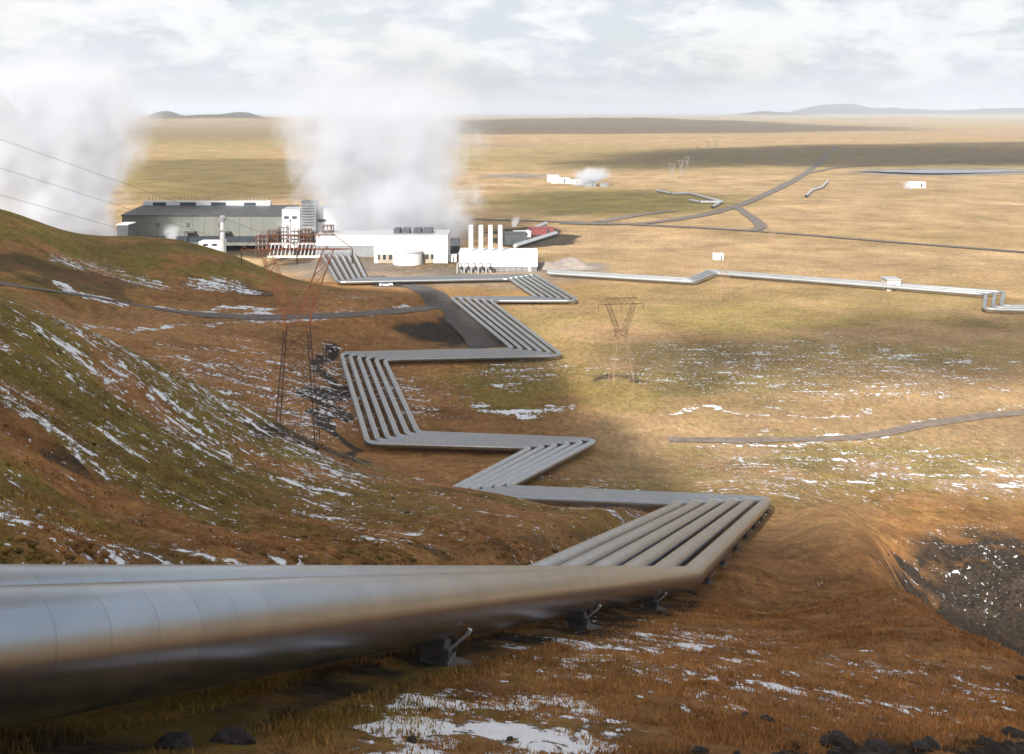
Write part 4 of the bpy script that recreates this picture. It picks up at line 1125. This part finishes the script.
def cloud(poly, label, thick=1.0, soft=18.0, thickness=60, ALT=950.0):
    """poly: ground points whose shade this cloud throws; the sheet hangs at ALT towards the sun"""
    up = [Vector(p)-LD*((ALT-p[2])/(-LD.z))*1.0 for p in poly]
    up = [Vector(p)-LD*((ALT-p[2])/(math.sin(EL))) for p in poly]
    xy = np.array([(u.x, u.y) for u in up]); c = xy.mean(0)
    lo = xy.min(0)-soft*2.5; hi = xy.max(0)+soft*2.5; nx_ = 70
    gx, gy = np.meshgrid(np.linspace(lo[0], hi[0], nx_), np.linspace(lo[1], hi[1], nx_), indexing='ij'); X = gx.ravel(); Y = gy.ravel()
    best = np.full(X.shape, 1e12); ins = np.zeros(X.shape, bool)
    M_ = len(xy)
    for i in range(M_):
        a = xy[i]; b = xy[(i+1) % M_]; d = b-a; t_ = np.clip(((X-a[0])*d[0]+(Y-a[1])*d[1])/(d@d), 0, 1)
        best = np.minimum(best, np.hypot(X-a[0]-t_*d[0], Y-a[1]-t_*d[1]))
        cnd = ((a[1] > Y) != (b[1] > Y)) & (X < (b[0]-a[0])*(Y-a[1])/(b[1]-a[1]+1e-9)+a[0]); ins ^= cnd
    sd = np.where(ins, best, -best); e = np.clip(.45+sd/soft*.5, -.6, 1.6)
    bulge = np.clip(sd/soft, 0, 3)/3
    ztop = ALT+thickness*bulge*(.6+.8*fbm(X/120, Y/120, 7, 3)); zbot = np.full_like(X, ALT)-.3
    V = np.concatenate([np.stack([X, Y, ztop], 1), np.stack([X, Y, zbot], 1)]); Fc = []
    keep = e > -.5
    for i in range(nx_-1):
        for j in range(nx_-1):
            a = i*nx_+j; q4 = (a, a+nx_, a+nx_+1, a+1)
            if all(keep[k] for k in q4): Fc.append(q4); Fc.append(tuple(k+nx_*nx_ for k in q4[::-1]))
    o = mesh_obj('cloud', V, Fc, CLOUDM, smooth=True)
    for nm, arr in (('edge', np.concatenate([e, e])), ('thick', np.full(len(V), thick)), ('nscale', np.full(len(V), .5/soft))):
        at = o.data.attributes.new(nm, 'FLOAT', 'POINT'); at.data.foreach_set('value', arr.astype(np.float32))
    tag(o, label, 'cloud', kind='structure'); return o
def W(px, py, D=None): p = PZ(px, py) if D is None else P(px, py, D); return (p.x, p.y, p.z)
cloud([(-420,-260,60),(-420,200,40), W(-300,250,300), W(60,232,325), W(200,255,310), W(330,292,298), W(430,300), W(462,318), W(500,350), W(548,364), W(566,395), W(578,425), W(612,462), W(668,486,140),
       (17,100,14), (11,72,25), (9,56,28), (6,35,36), (4,18,44), (10,-20,55), (160,-60,45),(400,-300,70)], 'grey cloud overhead whose shade covers the near slope', .88, 7, 30, 330.0)
cloud([W(600,352),W(720,335),W(860,325),W(1100,312),W(1300,310),W(1300,372),W(1050,375),W(860,372),W(740,382),W(660,392)], 'thin cloud shading a strip of the valley on the right', .58, 22, 30, 600.0)
cloud([(15,84,21), (27,80,21), (32,72,24), (40,50,28), (60,20,35), (120,-70,45), (20,-22,53), (6,16,44), (8,35,36), (11,56,28), (12,70,25)], 'thin cloud half shading the brown spur', .40, 12, 30, 340.0)
cloud([W(560,163),W(640,152),W(780,145.5),W(900,144),W(1100,140),W(1300,140),W(1300,167),W(1100,168),W(900,167),W(760,167),W(640,170)], 'cloud shading the far plain on the right', .7, 90)
cloud([W(330,121),W(500,121),W(720,122.5),W(900,127),W(900,130),W(740,133),W(500,134),W(330,132)], 'cloud shading the farthest dark belt of the plain', .6, 250)
cloud([W(520,192),W(640,190),W(715,194),W(730,200),W(690,212),W(600,216),W(500,218),W(480,205)], 'small cloud shading the moss field on the plain', .45, 45)
cloud([W(140,160),W(260,158),W(420,165),W(420,200),W(140,200)], 'small cloud shading the field behind the long hall', .35, 60)

def make_world():
    w = bpy.data.worlds.new('World'); SC.world = w; w.use_nodes = True; nt = w.node_tree; nt.nodes.clear(); g = NG(nt); N, L = nt.nodes, nt.links
    out = N.new('ShaderNodeOutputWorld'); b1 = N.new('ShaderNodeBackground'); b2 = N.new('ShaderNodeBackground')
    sky = N.new('ShaderNodeTexSky'); sky.sky_type = 'NISHITA'; sky.sun_disc = False; sky.sun_elevation = EL; sky.sun_rotation = math.atan2(-LD.x, -LD.y); sky.air_density = 1.2; sky.dust_density = 2.0
    L.new(sky.outputs[0], b1.inputs[0]); b1.inputs[1].default_value = .10
    tc = N.new('ShaderNodeTexCoord'); sp = N.new('ShaderNodeSeparateXYZ'); L.new(tc.outputs['Generated'], sp.inputs[0]); X, Y, Z = sp.outputs
    den = g.math('ADD', g.math('MAXIMUM', Z, 0.0), .33)
    cb = N.new('ShaderNodeCombineXYZ'); L.new(g.math('DIVIDE', X, den), cb.inputs[0]); L.new(g.math('DIVIDE', Y, den), cb.inputs[1])
    n1 = g.noise(cb.outputs[0], 3.0, 8, .6, .3); n2 = g.noise(g.mapping(cb.outputs[0], (1,1,1), (0,0,0), (7,3,1)), 5.5, 8, .6, .2)
    cover = g.mr(n1, .40, .56, 0, 1, True)
    hzn = g.mr(Z, .0, .05, 1, 0, True)
    tone = g.mix(g.mr(n2, .42, .60, 0, 1, True), (.74, .79, .87), (1.04, 1.05, 1.07))
    tone = g.mix(g.mr(n1, .52, .70, 0, .75, True), tone, (.74, .79, .88))
    tone = g.mix(g.math('MULTIPLY', hzn, .8), tone, (.95, .98, 1.03))
    L.new(tone, b2.inputs[0]); b2.inputs[1].default_value = .56
    mx = N.new('ShaderNodeMixShader')
    fac = g.math('MAXIMUM', g.mr(cover, 0, 1, g.mr(Z, .12, .5, .80, .25), 1.0), g.math('MULTIPLY', hzn, .92))
    L.new(fac, mx.inputs[0]); L.new(b1.outputs[0], mx.inputs[1]); L.new(b2.outputs[0], mx.inputs[2]); L.new(mx.outputs[0], out.inputs[0])
make_world()

# ------------------------------------------------------------------ camera
cam = bpy.data.cameras.new('camera'); co = bpy.data.objects.new('camera', cam); COL.objects.link(co); SC.camera = co
co.location = (0, 0, CZ); co.rotation_euler = (math.radians(90), 0, 0)
cam.sensor_fit = 'HORIZONTAL'; cam.sensor_width = 36; cam.lens = F/1024*36
cam.shift_y = -(377-HY)/1024.0; cam.clip_start = .1; cam.clip_end = 200000

SC.view_settings.view_transform = 'Standard'; SC.view_settings.look = 'None'; SC.view_settings.gamma = 1; SC.view_settings.exposure = .80
SC.render.engine = 'CYCLES'
cy = SC.cycles
cy.use_denoising = True
try: cy.denoiser = 'OPENIMAGEDENOISE'
except Exception: pass
cy.max_bounces = 8; cy.volume_bounces = 3; cy.diffuse_bounces = 2; cy.glossy_bounces = 3; cy.transparent_max_bounces = 12
cy.volume_step_rate = 1.0; cy.volume_max_steps = 256
cy.use_adaptive_sampling = True; cy.adaptive_threshold = .02
